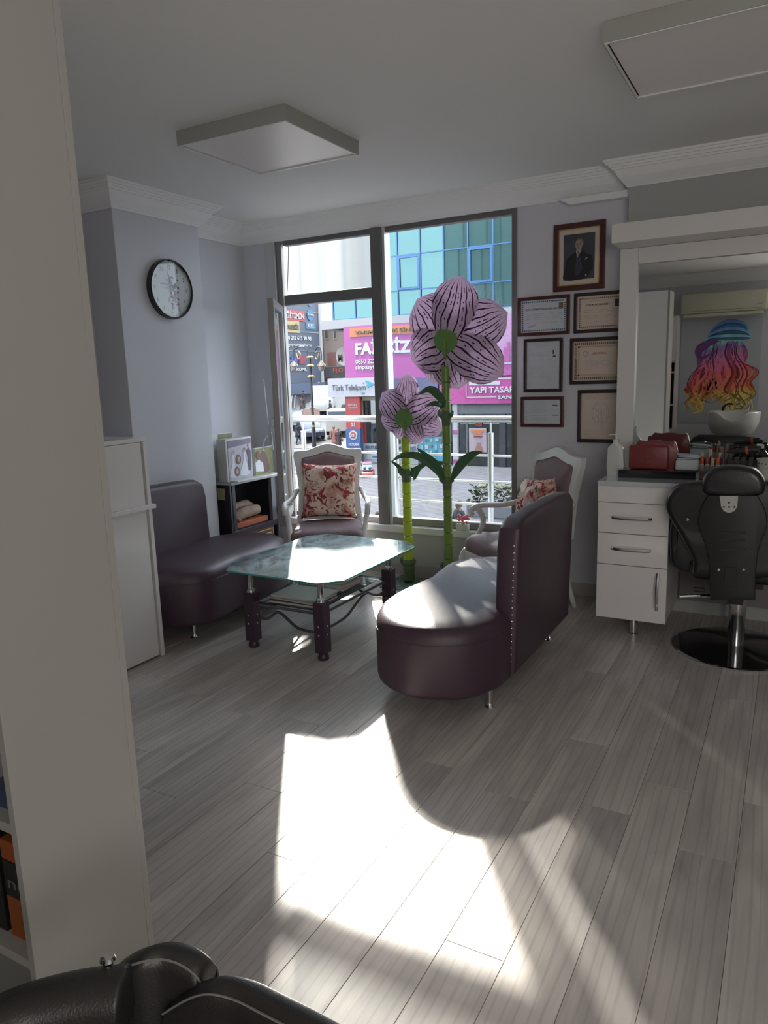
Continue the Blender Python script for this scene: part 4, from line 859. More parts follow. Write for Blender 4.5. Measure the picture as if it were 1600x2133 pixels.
sm = flower('smaller giant purple-veined paper orchid on a yellow-green stem, left one', FY, (bxs, FY+.02), (843, 872), .073,
     [(4, 98, 26, .10, 1), (316, 80, 31, .08, 2), (268, 64, 26, .1, 0), (64, 90, 33, .08, 2), (106, 90, 26, .10, 0), (146, 64, 24, .1, 1), (210, 52, 26, .12, -1)], .034, 1.10,
     [.115, .24, .36, .47, .575, .68, .80, .905, 1.0, 1.10], [.15, .84], [STEMY])
bg_ = flower('larger giant purple-veined paper orchid on a tall olive stem, right one', FY-.03, (bxb, FY-.01), (930, 708), .088,
     [(15, 130, 47, .08, 3), (70, 138, 46, .08, 1), (122, 142, 44, .10, 2), (168, 104, 46, .10, 0), (246, 92, 46, .08, 2), (322, 112, 48, .08, 1), (205, 98, 40, .12, -1)], .031, 1.60,
     [.115, .22, .33, .42, .55, .68, .80, .92, 1.06, 1.21, 1.36, 1.49, 1.60], [.15, .80, 1.26], [STEMG, STEMG])
obj('stem_base', lathe(NB(), [(.036, .013), (.043, .02), (.042, .09), (.047, .115), (.04, .125)], (bxs, FY+.02, 0), 14), STEMD, sm, True, smooth=True)
obj('stem_base', lathe(NB(), [(.034, .013), (.04, .02), (.039, .09), (.044, .115), (.036, .125)], (bxb, FY-.01, 0), 14), STEMD, bg_, True, smooth=True)
obj('glass_plate', B(bxs-.13, bxs+.13, FY-.21, FY+.15, 0, .011, bev=.002), BASEGL, sm, True); obj('glass_plate', B(bxb-.15, bxb+.15, FY-.22, FY+.13, 0, .011, bev=.002), BASEGL, bg_, True)
A = lambda x, y, d=0: tuple(at(x, y, FY-.03+d))
leafm(bg_, [A(930, 1008), A(905, 975, -.05), A(870, 950, -.1), A(835, 950, -.12), A(815, 962, -.1)], .028)
leafm(bg_, [A(928, 1000), A(905, 965, -.02), A(868, 933, -.02)], .030)
leafm(bg_, [A(941, 1000), A(958, 970, -.03), A(982, 948, -.03), A(1005, 941, -.03)], .034)
leafm(bg_, [A(930, 850), A(912, 822, -.04), A(893, 811, -.05), A(868, 824, -.06)], .030); leafm(bg_, [A(926, 848), A(905, 840, -.08), A(885, 848, -.09)], .018)
leafm(sm, [A(842, 1000), A(833, 975, -.05), A(811, 958, -.05)], .016); leafm(sm, [A(862, 1000), A(872, 975, -.04), A(900, 962, -.05)], .022)
leafm(sm, [A(858, 995), A(862, 978, .02), A(880, 968, .03)], .014)
# flower pot on the sill
t = thing('flower_pot', 'small white picket-fence pot of pink flowers on the window sill', 'flower pot', (-2.10, 4.955, .3985))
for k in range(5):
    obj('picket', B(-2.145+k*.02, -2.131+k*.02, 4.935, 4.939, .399, .455), CWHITE, t, True)
obj('pot', B(-2.14, -2.05, 4.94, 4.972, .399, .448), CWHITE, t, True)
b_ = NB(); rr = random.Random(3)
for k in range(22): ecurve(b_, (-2.10+rr.uniform(-.05, .05), 4.955+rr.uniform(-.015, .015), .47+rr.uniform(-.015, .045)), rr.uniform(.009, .014), 7, 5)
o = obj('blossoms', b_, mat('pink_blossom', (.75, .22, .25), .6, var=.4, vscale=50), t, True, smooth=True); o['kind'] = 'stuff'

# ================================================================== BARBER CHAIR (seen from behind)
t = thing('barber_chair', 'black salon chair with headrest and round chrome-edged base facing the mirror', 'salon chair', (-.2, 4.30, 0)); YB = 4.05
def px2(pts, Y): return [(lambda q: (q.x, q.z))(at(x, y, Y)) for x, y in pts]
cxr = 1527
def sym(pts): return pts+[(2*cxr-x, y+ (x-cxr)*-.0) for x, y in pts[::-1]]
bkp = [(1500, 998), (1459, 1004), (1415, 1010), (1394, 1027), (1385, 1047), (1390, 1074), (1420, 1125), (1442, 1170), (1452, 1206)]
obj('backrest', prism(NB(), smoothpts(px2(sym(bkp), YB), 3), XZ, YB, YB+.11, bev=.035, seg=4), BLACKL, t, True, smooth=True)
sh = [(1476, 1030), (1460, 1060), (1456, 1095), (1472, 1140), (1479, 1190), (1480, 1248)]
obj('back_shell', prism(NB(), smoothpts(px2(sh, YB), 3, closed=False)+smoothpts(px2([(2*cxr-x, y) for x, y in sh[::-1]], YB), 3, closed=False), XZ, YB-.03, YB-.001, bev=.010, seg=2), BLACKP, t, True, smooth=True)
hr = [(1462, 1012), (1466, 992), (1482, 978), (1505, 972), (1527, 971), (1549, 973), (1572, 979), (1588, 993), (1594, 1012), (1588, 1030), (1560, 1036), (1527, 1038), (1492, 1035), (1468, 1029)]
obj('headrest', prism(NB(), smoothpts(px2(hr, YB-.02), 3), XZ, YB-.03, YB+.09, bev=.03, seg=4), BLACKL, t, True, smooth=True)
br = obj('headrest_bracket', prism(NB(), px2([(1499, 1033), (1538, 1033), (1536, 1056), (1530, 1065), (1519, 1069), (1508, 1065), (1502, 1056)], YB-.04), XZ, YB-.044, YB-.031, bev=.002), mat('bracket_metal', (.5, .5, .46), .4, metal=.2), t, True)
b_ = NB()
for (x, y) in ((1508, 1056), (1530, 1056), (1519, 1047), (1519, 1056)): q = at(x, y, YB-.044); lathe(b_, [(.005, -.001), (.005, .0)], (q.x, YB-.0445, q.z), 8, 'Y')
obj('screw_holes', b_, INK, br, True)
b_ = NB()
for (x, y) in ((1497, 1187), (1549, 1187), (1432, 1082)): q = at(x, y, YB-.03); lathe(b_, [(.002, -.008), (.008, -.005), (.009, 0)], (q.x, YB-.0305, q.z), 10, 'Y')
obj('bolt_heads', b_, CHROME, t, True)
b_ = prism(NB(), px2([(1513, 1178), (1537, 1178), (1537, 1216), (1508, 1216)], YB), XZ, YB-.035, YB-.0305, bev=.002)
for z0_ in (1105, 1120, 1140): prism(b_, px2([(1498, z0_), (1555, z0_), (1552, z0_+5), (1501, z0_+5)], YB), XZ, YB-.034, YB-.0305, bev=.0015)
obj('shell_ribs', b_, BLACKP, t, True)
for s, ys in ((-1, 0), (1, 0)):
    pts = [(.28, .76), (.32, .74), (.335, .66), (.33, .56), (.31, .47), (.21, .435), (.14, .44), (.14, .50), (.24, .62), (.27, .72)]
    # D-shaped arm body, swept front to back
    obj('armrest', prism(NB(), smoothpts([(-.215+s*a, b) for a, b in pts], 3), XZ, 4.17, 4.52, bev=.02, seg=3), BLACKL, t, True, smooth=True)
obj('seat', B(-.44, .02, 4.12, 4.62, .42, .54, bev=.045, seg=4), BLACKL, t, True, smooth=True)
obj('seat_plate', B(-.33, -.08, 4.2, 4.45, .38, .42, bev=.004), BLACKP, t, True)
obj('column', lathe(NB(), [(.042, .02), (.042, .20), (.044, .205), (.044, .3), (.03, .305), (.03, .38)], (-.2, 4.3, 0), 24), CHROME, t, True, smooth=True)
bs = obj('base_disc', lathe(NB(), [(.32, .004), (.318, .014), (.2, .022), (.06, .032), (.045, .034)], (-.2, 4.3, 0), 64), BLACKG, t, True, smooth=True)
obj('base_rim', lathe(NB(), [(.315, 0), (.328, .002), (.33, .01), (.32, .0145), (.316, .012)], (-.2, 4.3, 0), 64, caps=False), CHROME, bs, True, smooth=True)
a_ = [(-.215, 4.2, .315), (-.28, 4.15, .335), (-.36, 4.1, .345), (-.47, 4.06, .338)]; obj('pump_lever', tube(NB(), smoothpts(a_, 4, closed=False), .010, 8), CHROME, t, True, smooth=True)
obj('lever_pivot', B(-.24, -.17, 4.18, 4.25, .29, .35, bev=.008), BLACKP, t, True); obj('recline_knob', tube(NB(), [(-.35, 4.05, .39), (-.40, 4.05, .39)], .013, 10), BLACKP, t, True, smooth=True)

# ---- foreground styling chair (only its top shows)
t = thing('styling_chair', 'black leather salon chair in the bottom left corner, close to the camera', 'salon chair', (-.80, .45, 0)); BL2 = mat('worn_black_leather', (.028, .025, .024), .38, bump=.2, bscale=260)
def padline(name, pts, r, zs=1.0, flat=1.0, m=BL2):
    return obj(name, tube(NB(), smoothpts([tuple(p) for p in pts], 5, closed=False), r, 20, flat=flat), m, t, True, smooth=2)
arm_pts = [atz(-120, 2125, .69), atz(-40, 2100, .70), atz(60, 2060, .705), atz(160, 2035, .71), atz(240, 2025, .712), atz(262, 2024, .712)]
b_ = NB(); P = smoothpts([tuple(p-Vector((0, 0, .045))) for p in arm_pts], 4, closed=False); tube(b_, P, [.044]*(len(P)-2)+[.041, .03], 18); obj('armrest', b_, BL2, t, True, smooth=2)
q = atz(224, 1995, .715); obj('button', lathe(NB(), [(.007, -.012), (.007, -.004), (.012, -.003), (.010, .003), (.003, .005)], q, 16), CHROME, t, True, smooth=True)
# side wing: a thick upright lobe whose rounded top edge shows
def lobe(name, pxs, z, thick, drop, dirv):
    pts = [atz(x, y, z+dz) for x, y, dz in pxs]; b_ = NB(); pr = smoothpts([tuple(p) for p in pts], 5, closed=False); n = 10; rg = []
    d = Vector(dirv).normalized()
    for i, p in enumerate(pr):
        p = Vector(p); row = []
        prof_ = [(0, -drop), (0, -thick*.5)]+[(thick/2-thick/2*math.cos(PI*k/n), thick/2*math.sin(PI*k/n)-thick*.5) for k in range(1, n)]+[(thick, -thick*.5), (thick, -drop)]
        for a, h_ in prof_: row.append(b_.verts.new(p+d*a+Vector((0, 0, h_))))
        rg.append(row)
    for a, b in zip(rg, rg[1:]):
        for k in range(len(a)-1): b_.faces.new((a[k], a[k+1], b[k+1], b[k]))
    b_.faces.new(rg[0]); b_.faces.new(rg[-1][::-1]); o = obj(name, b_, BL2, t, True, smooth=2)
    st = NB(); L_ = [Vector(p)+d*(thick*.12)+Vector((0, 0, -thick*.14)) for p in pr]; tube(st, L_, .0018, 5); obj('stitching', st, mat('grey_thread', (.2, .19, .18), .7), o, True)
    return o
lobe('side_wing', [(205, 2050, -.10), (240, 2022, -.03), (280, 2004, 0), (330, 1996, .0), (375, 2010, -.005), (408, 2038, -.02), (422, 2070, -.06)], .712, .05, .25, (-.15, .9, 0))
lobe('backrest', [(330, 2110, -.06), (380, 2080, -.02), (425, 2068, 0), (480, 2080, 0), (540, 2110, 0), (620, 2152, 0), (700, 2200, 0)], .70, .055, .30, (.1, 1, 0))
obj('seat', B(-.95, -.45, .18, .62, .44, .52, bev=.03, seg=3), BL2, t, True, smooth=True)
obj('column', lathe(NB(), [(.04, .03), (.04, .43)], (-.72, .4, 0), 20), CHROME, t, True, smooth=True); obj('base_disc', lathe(NB(), [(.30, 0), (.30, .01), (.06, .03)], (-.72, .4, 0), 40), CHROME, t, True, smooth=True)

exec_rest = True
# ================================================================== REAR OF THE ROOM (seen in the mirror)
MY = 4.76
def mir(x, y, Yv): p = at(x, y, Yv); return Vector((p.x, 2*MY-p.y, p.z))
# air conditioner
yr = YR
t = thing('air_conditioner', 'white wall air conditioner above the hair poster, seen in the mirror', 'air conditioner', (-.91, yr+.1, 2.18)); ACM = mat('ac_plastic', (.62, .60, .48), .35)
obj('body', B(-1.42, -.37, yr+.002, yr+.2, 2.23, 2.50, bev=.03, seg=3), ACM, t, True, smooth=True); obj('flap', B(-1.38, -.41, yr+.14, yr+.196, 2.185, 2.228, bev=.01), ACM, t, True); obj('seam', B(-1.36, -.43, yr+.2005, yr+.203, 2.262, 2.267), mat('grey_seam', (.3, .3, .26), .5), t, True)
text('lettering', 'inverter', (-.43, yr+.2015, 2.31), -UX, UZ, .07, .014, GREYINK, t, 0, proud=.1)
# poster with hair strands (flat print, faces +Y)
PX0, PX1, PZ0, PZ1 = -1.415, -.42, .77, 2.165
t = thing('hair_poster', 'poster of a rainbow coloured hair bun from behind, above the wash basin', 'poster', ((PX0+PX1)/2, yr+.004, PZ0))
obj('sheet', B(PX0, PX1, yr+.002, yr+.008, PZ0, PZ1), mat('poster_white', (.46, .50, .53), .3), t, True)
stops = [(1.0, (.02, .10, .35)), (.90, (.03, .18, .42)), (.80, (.20, .50, .55)), (.74, (.20, .08, .30)), (.62, (.50, .10, .28)), (.5, (.62, .06, .09)), (.36, (.68, .13, .05)), (.24, (.70, .42, .06)), (.12, (.6, .5, .16)), (0, (.5, .48, .25))]
def hair_mat(name, k, add=0):
    m = bpy.data.materials.new(name); m.use_nodes = True; nt = m.node_tree; b = nt.nodes['Principled BSDF']; L = nt.links.new; b.inputs['Roughness'].default_value = .5
    tc = N(nt, 'ShaderNodeTexCoord'); sp = N(nt, 'ShaderNodeSeparateXYZ'); L(tc.outputs['Object'], sp.inputs[0]); nz_ = N(nt, 'ShaderNodeTexNoise'); nz_.inputs['Scale'].default_value = 5; L(tc.outputs['Object'], nz_.inputs[0])
    sl_ = N(nt, 'ShaderNodeMath', operation='MULTIPLY_ADD'); L(sp.outputs[0], sl_.inputs[0]); sl_.inputs[1].default_value = -.16; L(sp.outputs[2], sl_.inputs[2])
    ad = N(nt, 'ShaderNodeMath', operation='MULTIPLY_ADD'); L(nz_.outputs[0], ad.inputs[0]); ad.inputs[1].default_value = .34; L(sl_.outputs[0], ad.inputs[2])
    mr = N(nt, 'ShaderNodeMapRange'); mr.inputs[1].default_value = .17; mr.inputs[2].default_value = .17+(PZ1-PZ0)*.97; L(ad.outputs[0], mr.inputs[0]); cr = N(nt, 'ShaderNodeValToRGB'); el = cr.color_ramp.elements
    while len(el) > 1: el.remove(el[0])
    for i, (p_, c) in enumerate(sorted(stops)):
        e = el[0] if i == 0 else el.new(p_); e.position = p_; e.color = (*[min(1, v_*k+add) for v_ in c], 1)
    L(mr.outputs[0], cr.inputs[0]); L(cr.outputs[0], b.inputs['Base Color']); return m
allm = [hair_mat('hair_print_mid', 1), hair_mat('hair_print_light', 1.45, .12), hair_mat('hair_print_dark', .38), mat('knot_plum', (.16, .05, .24), .5), mat('knot_lilac', (.38, .16, .42), .5), mat('knot_deep', (.05, .015, .09), .5)]
def PP(u_, v_, d): return Vector((PX0+(PX1-PX0)*u_, yr+.0085+d, PZ0+(PZ1-PZ0)*v_))
def strand(b_, pts, w, lay, shade):
    P = smoothpts(pts, 7, closed=False); n = len(P); pv = None
    for i, (u_, v_) in enumerate(P):
        tx = P[min(i+1, n-1)][0]-P[max(i-1, 0)][0]; ty = P[min(i+1, n-1)][1]-P[max(i-1, 0)][1]; l = math.hypot(tx, ty) or 1; ww = w*(.25+.75*math.sin(PI*(i+.3)/(n)))
        a = b_.verts.new(PP(u_-ty/l*ww, v_+tx/l*ww*.7, lay)); b = b_.verts.new(PP(u_+ty/l*ww, v_-tx/l*ww*.7, lay))
        if pv:
            f = b_.faces.new((pv[0], a, b, pv[1])); f.material_index = shade
        pv = (a, b)
# the poster is seen in a mirror, so left and right are swapped twice: world x runs as in the picture
b_ = NB(); rr = random.Random(11)
for k in range(120):                                                   # the long fall
    s = rr.random(); u0_ = .34+.40*s; ub = .16+.70*s+rr.uniform(-.05, .05); vb = .14+.22*rr.random()+(.1 if .25 < s < .6 else 0); am = rr.uniform(.02, .06)*(1 if rr.random() < .5 else -1)
    strand(b_, [(u0_, .80), (u0_+(ub-u0_)*.3+am, .66), (u0_+(ub-u0_)*.65-am, .48), (ub+am, .32), (ub-am*1.5, vb), (ub+am, vb-.05)], rr.uniform(.006, .017) if k > 30 else .03, .0002+k*.00001, 0 if k < 30 else rr.choice([0, 1, 1, 2]))
for k in range(16):                                                   # loose curls
    s = rr.choice([.10, .82])+rr.uniform(-.02, .08); strand(b_, [(.4 if s < .5 else .62, .62), (s+.08, .5), (s, .38), (s+.07, .28), (s-.02, .2), (s+.03, .14)], .007, .0012+k*.00001, rr.choice([0, 1, 2]))
for k in range(64):                                                   # crown sweeping into the knot
    s = rr.random(); a0 = 0; strand(b_, [(.28+.03*s, .80), (.40+.02*s, .80+.12*s), (.60, .79+.19*s), (.78+.02*(1-s), .79+.15*s), (.88-.02*s, .80+.04*s)], .013, .0016+k*.00001, rr.choice([0, 1, 1, 2]))
for k in range(22):                                                   # the knot at left
    s = k/21; strand(b_, [(.50-.02*s, .78), (.38, .80-.05*s), (.22+.02*s, .75-.08*s), (.20+.05*s, .66-.02*s), (.30+.03*s, .62+.03*s), (.44, .70-.02*s)], .010, .0022+k*.00001, [3, 4, 5][k % 3])
o = obj('hair_print', b_, allm, t, True); o['kind'] = 'stuff'
# wash basin and chair
t = thing('wash_basin', 'white ceramic hair-wash basin in front of the rainbow hair poster', 'basin', (-.68, yr+.5, .64)); CER = mat('white_ceramic', (.62, .62, .58), .12, coat=.6)
b_ = NB(); rg = []; yc = yr+.46
for s, z, ins in ((.55, .645, 0), (.8, .68, 0), (.95, .80, 0), (1.0, .93, 0), (.99, .95, 0), (.93, .955, 0), (.88, .93, 0), (.72, .80, 0), (.4, .74, 0)):
    row = []
    for k in range(36):
        a = 2*PI*k/36; x = .325*s*math.copysign(abs(math.cos(a))**.75, math.cos(a)); y = .27*s*math.copysign(abs(math.sin(a))**.8, math.sin(a)); dip = 0
        if math.sin(a) > .3 and z > .85: dip = -.10*max(0, 1-(x/.17)**2)*(math.sin(a)-.3)/.7
        row.append(b_.verts.new((-.68+x, yc+y, z+dip)))
    rg.append(row)
for a, b in zip(rg, rg[1:]):
    for k in range(36): b_.faces.new((a[k], a[(k+1) % 36], b[(k+1) % 36], b[k]))
b_.faces.new(rg[0][::-1]); b_.faces.new(rg[-1]); obj('bowl', b_, CER, t, True, smooth=2)
obj('tap', tube(NB(), smoothpts([(-.82, yc-.16, .955), (-.81, yc-.14, 1.0), (-.76, yc-.06, 1.04), (-.70, yc-.02, 1.045)], 4, closed=False), [.018]*6+[.014]*7, 10), BLACKP, t, True, smooth=True)
obj('sprayer', tube(NB(), [(-.5, yc-.14, .955), (-.49, yc-.13, 1.02)], .022, 12), CHROME, t, True, smooth=True); obj('pedestal', B(-.84, -.52, yc-.2, yc+.05, 0, .644, bev=.02), BLACKP, t, True)
t = thing('wash_chair', 'dark backrest of the hair-wash seat beside the basin', 'chair', (-1.0, yr+1.05, 0)); obj('backrest', prism(NB(), smoothpts([(-1.16, .40), (-1.13, .60), (-1.06, .67), (-.95, .68), (-.40, .66), (-.34, .40)], 3), XZ, yr+.86, yr+.98, bev=.03), BLACKL, t, True, smooth=True)
obj('seat', B(-1.15, -.35, yr+.99, yr+1.5, .3, .45, bev=.04, seg=3), BLACKL, t, True, smooth=True); obj('base', B(-1.05, -.45, yr+.95, yr+1.4, 0, .299, bev=.01), BLACKP, t, True)
# tall shelf unit beside the poster
t = thing('rear_shelf', 'tall white shelf unit with dark bottles beside the hair poster, seen in the mirror', 'shelf unit', (-1.72, yr+.17, 0))
for x in (-2.02, -1.445): obj('side_panel', B(x, x+.018, yr+.002, yr+.33, 0, 2.22), WHITEM, t, True)
obj('back_panel', B(-2.0, -1.446, yr+.002, yr+.015, 0, 2.22), BLACKP, t, True)
for z in (.68, 1.02, 1.46, 1.60, 2.20): obj('shelf', B(-2.001, -1.446, yr+.016, yr+.325, z, z+.02), WHITEM, t, True)
obj('door', B(-2.001, -1.446, yr+.326, yr+.34, 1.62, 2.2, bev=.002), WHITEG, t, True); obj('door', B(-2.001, -1.446, yr+.326, yr+.34, .02, .68, bev=.002), WHITEG, t, True)
bl = [('dark_blue_bottle', (.01, .05, .12)), ('teal_bottle', (.01, .12, .16)), ('black_bottle', (.01, .01, .012)), ('navy_bottle', (.02, .03, .08))]
for k in range(4):
    c = bl[k]; bt = thing('shampoo_bottle', ['dark blue bottle nearest the poster on the rear shelf', 'teal bottle second from the poster on the rear shelf', 'black bottle third from the poster on the rear shelf', 'navy bottle furthest from the poster on the rear shelf'][k], 'bottle', (-1.52-k*.10, yr+.24, 1.0402), 0)
    obj('body', lathe(NB(), [(.036, 0), (.038, .004), (.038, .22), (.02, .25)], n=14), mat(*c, .3), bt, smooth=True); obj('cap', lathe(NB(), [(.021, .251), (.021, .29)], n=12), BLACKP, bt)
for k in range(2):
    bt = thing('product_jar', ['white lidded jar nearest the poster on the upper shelf', 'white lidded jar further from the poster on the upper shelf'][k], 'jar', (-1.53-k*.14, yr+.24, 1.4802), 0); obj('body', lathe(NB(), [(.045, 0), (.045, .05)], n=16), MATS['white_plastic'], bt, smooth=True); obj('lid', lathe(NB(), [(.047, .051), (.047, .075)], n=16), BLACKP, bt)
#EXTERIOR
# ================================================================== OUTSIDE
SZ = -3.7
def gz(Y): return SZ if Y < 46 else SZ+.17*(Y-46)
def ghit(x, y):
    d = ray(x, y); p = EYE+d*((SZ-EYE.z)/d.z) if d.z < 0 else None
    if p is not None and p.y <= 46: return p
    s = d.z/d.y; Y = (EYE.z-SZ+.17*46)/(.17-s); return EYE+d*(Y/d.y)
PAVE = brick_mat('street_pavers', '47474f', '404047', '33333a', .55, w=.9, h=.3, rot=(0, 0, .5))
STREET = mat('street_stone', (.15, .147, .147), .8, var=.12, vscale=.3)
struct('street', B(-60, 30, 5.9, 46, SZ-.3, SZ), PAVE)
b_ = NB(); vv = [b_.verts.new(p) for p in ((-110, 46, SZ), (30, 46, SZ), (30, 110, gz(110)), (-110, 110, gz(110)), (-110, 46, SZ-.5), (30, 46, SZ-.5), (30, 110, gz(110)-.5), (-110, 110, gz(110)-.5))]
for f in ((0, 1, 2, 3), (4, 7, 6, 5), (0, 4, 5, 1), (1, 5, 6, 2), (2, 6, 7, 3), (3, 7, 4, 0)): b_.faces.new([vv[i] for i in f])
struct('street_slope', b_, STREET)
struct('balcony_slab', B(-5.2, 1, YW+.125, 5.8, -.22, -.02), mat('concrete', (.4, .4, .38), .8))
b_ = NB(); box(b_, -33, XL-.25, YW+.02, YW+.12, SZ, 19); box(b_, XL-.25, 12, YW+.02, YW+.12, 3.05, 19); box(b_, XL-.25, 12, YW+.02, YW+.12, SZ, -.3)
struct('own_facade', b_, brick_mat('own_facade_tiles', '70777f', '5a6168', '3c4248', .22))
# ---- railing
t = thing('balcony_railing', 'brushed steel balcony railing with round top rail outside the window', 'railing', (-3, 5.6, -.02)); RY = 5.6
obj('top_rail', tube(NB(), smoothpts([(-4.62, RY, 1.02), (-4.6, RY, 1.14), (-4.5, RY, 1.18), (-4.3, RY, 1.181), (-3, RY, 1.181), (.6, RY, 1.181)], 4, closed=False), .027, 14), STEEL, t, True, smooth=True)
for z in (.885, .67, .48, .25): obj('rail', tube(NB(), [(-4.6, RY, z), (.6, RY, z)], .0105 if z > .3 else .009, 8), STEEL, t, True, smooth=True)
for x in (-4.62, -3.95, -2.985, -2.12, -1.2, -.3):
    p_ = obj('post', tube(NB(), [(x, RY, -.02), (x, RY, 1.07)], .024, 12), STEEL, t, True, smooth=True); obj('pin', tube(NB(), [(x, RY, 1.071), (x, RY, 1.153)], .007, 8), STEEL, p_, True)
# ---- white sheet above
b_ = NB(); rows = []; rr = random.Random(5)
for i in range(41):
    x = -12.0+i*(3.55/40); w_ = .05*math.sin(i*.9)+.03*math.sin(i*2.3); rows.append([b_.verts.new((x, 15+w_, z+.03*math.sin(i*.35))) for z in (3.35, 4.0, 4.6, 5.12)])
for a, b in zip(rows, rows[1:]):
    for k in range(3): b_.faces.new((a[k], b[k], b[k+1], a[k+1]))
FAB = bpy.data.materials.new('white_awning_cloth'); FAB.use_nodes = True; nt = FAB.node_tree; pb_ = nt.nodes['Principled BSDF']; pb_.inputs['Base Color'].default_value = (.31, .31, .305, 1); pb_.inputs['Roughness'].default_value = .8
tl = nt.nodes.new('ShaderNodeBsdfTranslucent'); tl.inputs[0].default_value = (.31, .31, .305, 1); ms = nt.nodes.new('ShaderNodeMixShader'); ms.inputs[0].default_value = .4; nt.links.new(pb_.outputs[0], ms.inputs[1]); nt.links.new(tl.outputs[0], ms.inputs[2]); nt.links.new(ms.outputs[0], nt.nodes['Material Output'].inputs[0])
t = thing('hanging_sheet', 'plain white sheet hung over the street, filling the upper left pane', 'banner', (-10.2, 15, 3.3))
obj('cloth', b_, FAB, t, True, smooth=2); obj('pole', tube(NB(), [(-12.4, 15.02, 5.14), (-8.3, 15.02, 5.14)], .03, 8), ALUL, t, True); obj('rope', tube(NB(), [(-12.4, 15.02, 5.14), (-13.5, 5.2, 8)], .012, 6), ALUL, t, True); obj('rope', tube(NB(), [(-8.3, 15.02, 5.14), (-7.6, 5.2, 8)], .012, 6), ALUL, t, True)
p1, p2, p3_ = at(601, 500, 5.3), at(597, 660, 5.3), at(590, 800, 5.3)
b_ = tube(NB(), smoothpts([tuple(p1+Vector((0, 0, .35))), tuple(p1), tuple(p2), tuple(p3_), tuple(p3_+Vector((-.05, 0, -.5)))], 4, closed=False), .0035, 5)
solo('cable', b_, GASK, 'thin black cable hanging down outside the open window', 'cable')

def rect(name, x0, y0, x1, y1, Y, m, parent, th=.08, bev=0):
    xm, ym = (x0+x1)/2, (y0+y1)/2; X0, X1 = at(x0, ym, Y).x, at(x1, ym, Y).x; Z1, Z0 = at(xm, y0, Y).z, at(xm, y1, Y).z
    return obj(name, B(X0, X1, Y, Y+th, Z0, Z1, bev=bev), m, parent, True)
def ftext(s, x0, y0, x1, y1, Y, m, parent, bold=.02):
    xm, ym = (x0+x1)/2, (y0+y1)/2; X0, X1 = at(x0, ym, Y).x, at(x1, ym, Y).x; Z1, Z0 = at(xm, y0, Y).z, at(xm, y1, Y).z
    return text('lettering', s, (X0, Y-.004, Z0), UX, UZ, X1-X0, Z1-Z0, m, parent, bold, proud=6)
YB_ = 39.0
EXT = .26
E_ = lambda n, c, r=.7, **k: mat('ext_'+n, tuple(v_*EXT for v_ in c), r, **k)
CONC = E_('concrete', (.42, .42, .44)); WHT = E_('white_panel', (.72, .73, .78)); BLUEF = E_('blue_frame', (.045, .22, .56), .4)
TEAL = E_('teal_glass', (.26, .50, .50), .03, metal=.85, bump=.3, bscale=.35)
t = thing('glass_building', 'glass-fronted building with teal panes and blue window frames across the street', 'building', (-15, 42, SZ))
obj('corner_wall', B(-25.75, -24.9, 39, 52, 4.4, 28), WHT, t, True); obj('roof_block', B(-24.88, -19, 39.3, 52, 17.01, 28), WHT, t, True); obj('soffit', B(-25.75, 6, 38.9, 39.4, 4.42, 4.94), E_('soffit', (.55, .56, .6)), t, True)
obj('body', B(-24.88, 6, 39.3, 52, 4.95, 17), E_('dark_core', (.05, .07, .08)), t, True); obj('upper_facade', B(-24.88, 6, 39.08, 39.28, 16.1, 17), TEAL, t, True)
obj('ground_floor_wall', B(-24.2, 6, 39.6, 52, SZ, 4.41), E_('shop_dark', (.08, .085, .09)), t, True)
cols = [-24.88]+[-24.88+1.0]+[-23.88+.0+1.45*k for k in range(1, 13)]; cols = [-24.88, -23.3]+[-21.85+1.452*k for k in range(0, 11)]
rows_ = [4.96, 6.315, 8.25, 10.19, 12.13, 14.07, 16.0]
opens = {(3, 2): 1, (6, 2): 1}
for i, (xa, xb) in enumerate(zip(cols, cols[1:])):
    for j, (za, zb) in enumerate(zip(rows_, rows_[1:])):
        R_ = Matrix.Rotation(random.uniform(-.006, .006), 3, 'Z') @ Matrix.Rotation(random.uniform(-.006, .006), 3, 'X')
        pn = obj('pane', B(xa+.03, xb-.03, 39.06, 39.10, za+.03, zb-.03, R=R_), TEAL, t, True)
        if (i, j) in ((3, 1), (6, 1), (3, 3), (6, 4)):
            f_ = NB()
            for q in ((xa+.04, xb-.04, za+.04, za+.16), (xa+.04, xb-.04, zb-.16, zb-.04), (xa+.04, xa+.16, za+.16, zb-.16), (xb-.16, xb-.04, za+.16, zb-.16)): box(f_, q[0], q[1], 38.98, 39.05, q[2], q[3])
            obj('casement_frame', f_, BLUEF, pn, True)
for x in cols: obj('mullion', B(x-.035, x+.035, 39.0, 39.09, 4.95, 16.1), BLUEF, t, True)
for z in rows_: obj('transom', B(-24.9, cols[-1], 39.01, 39.085, z-.03, z+.03), BLUEF, t, True)
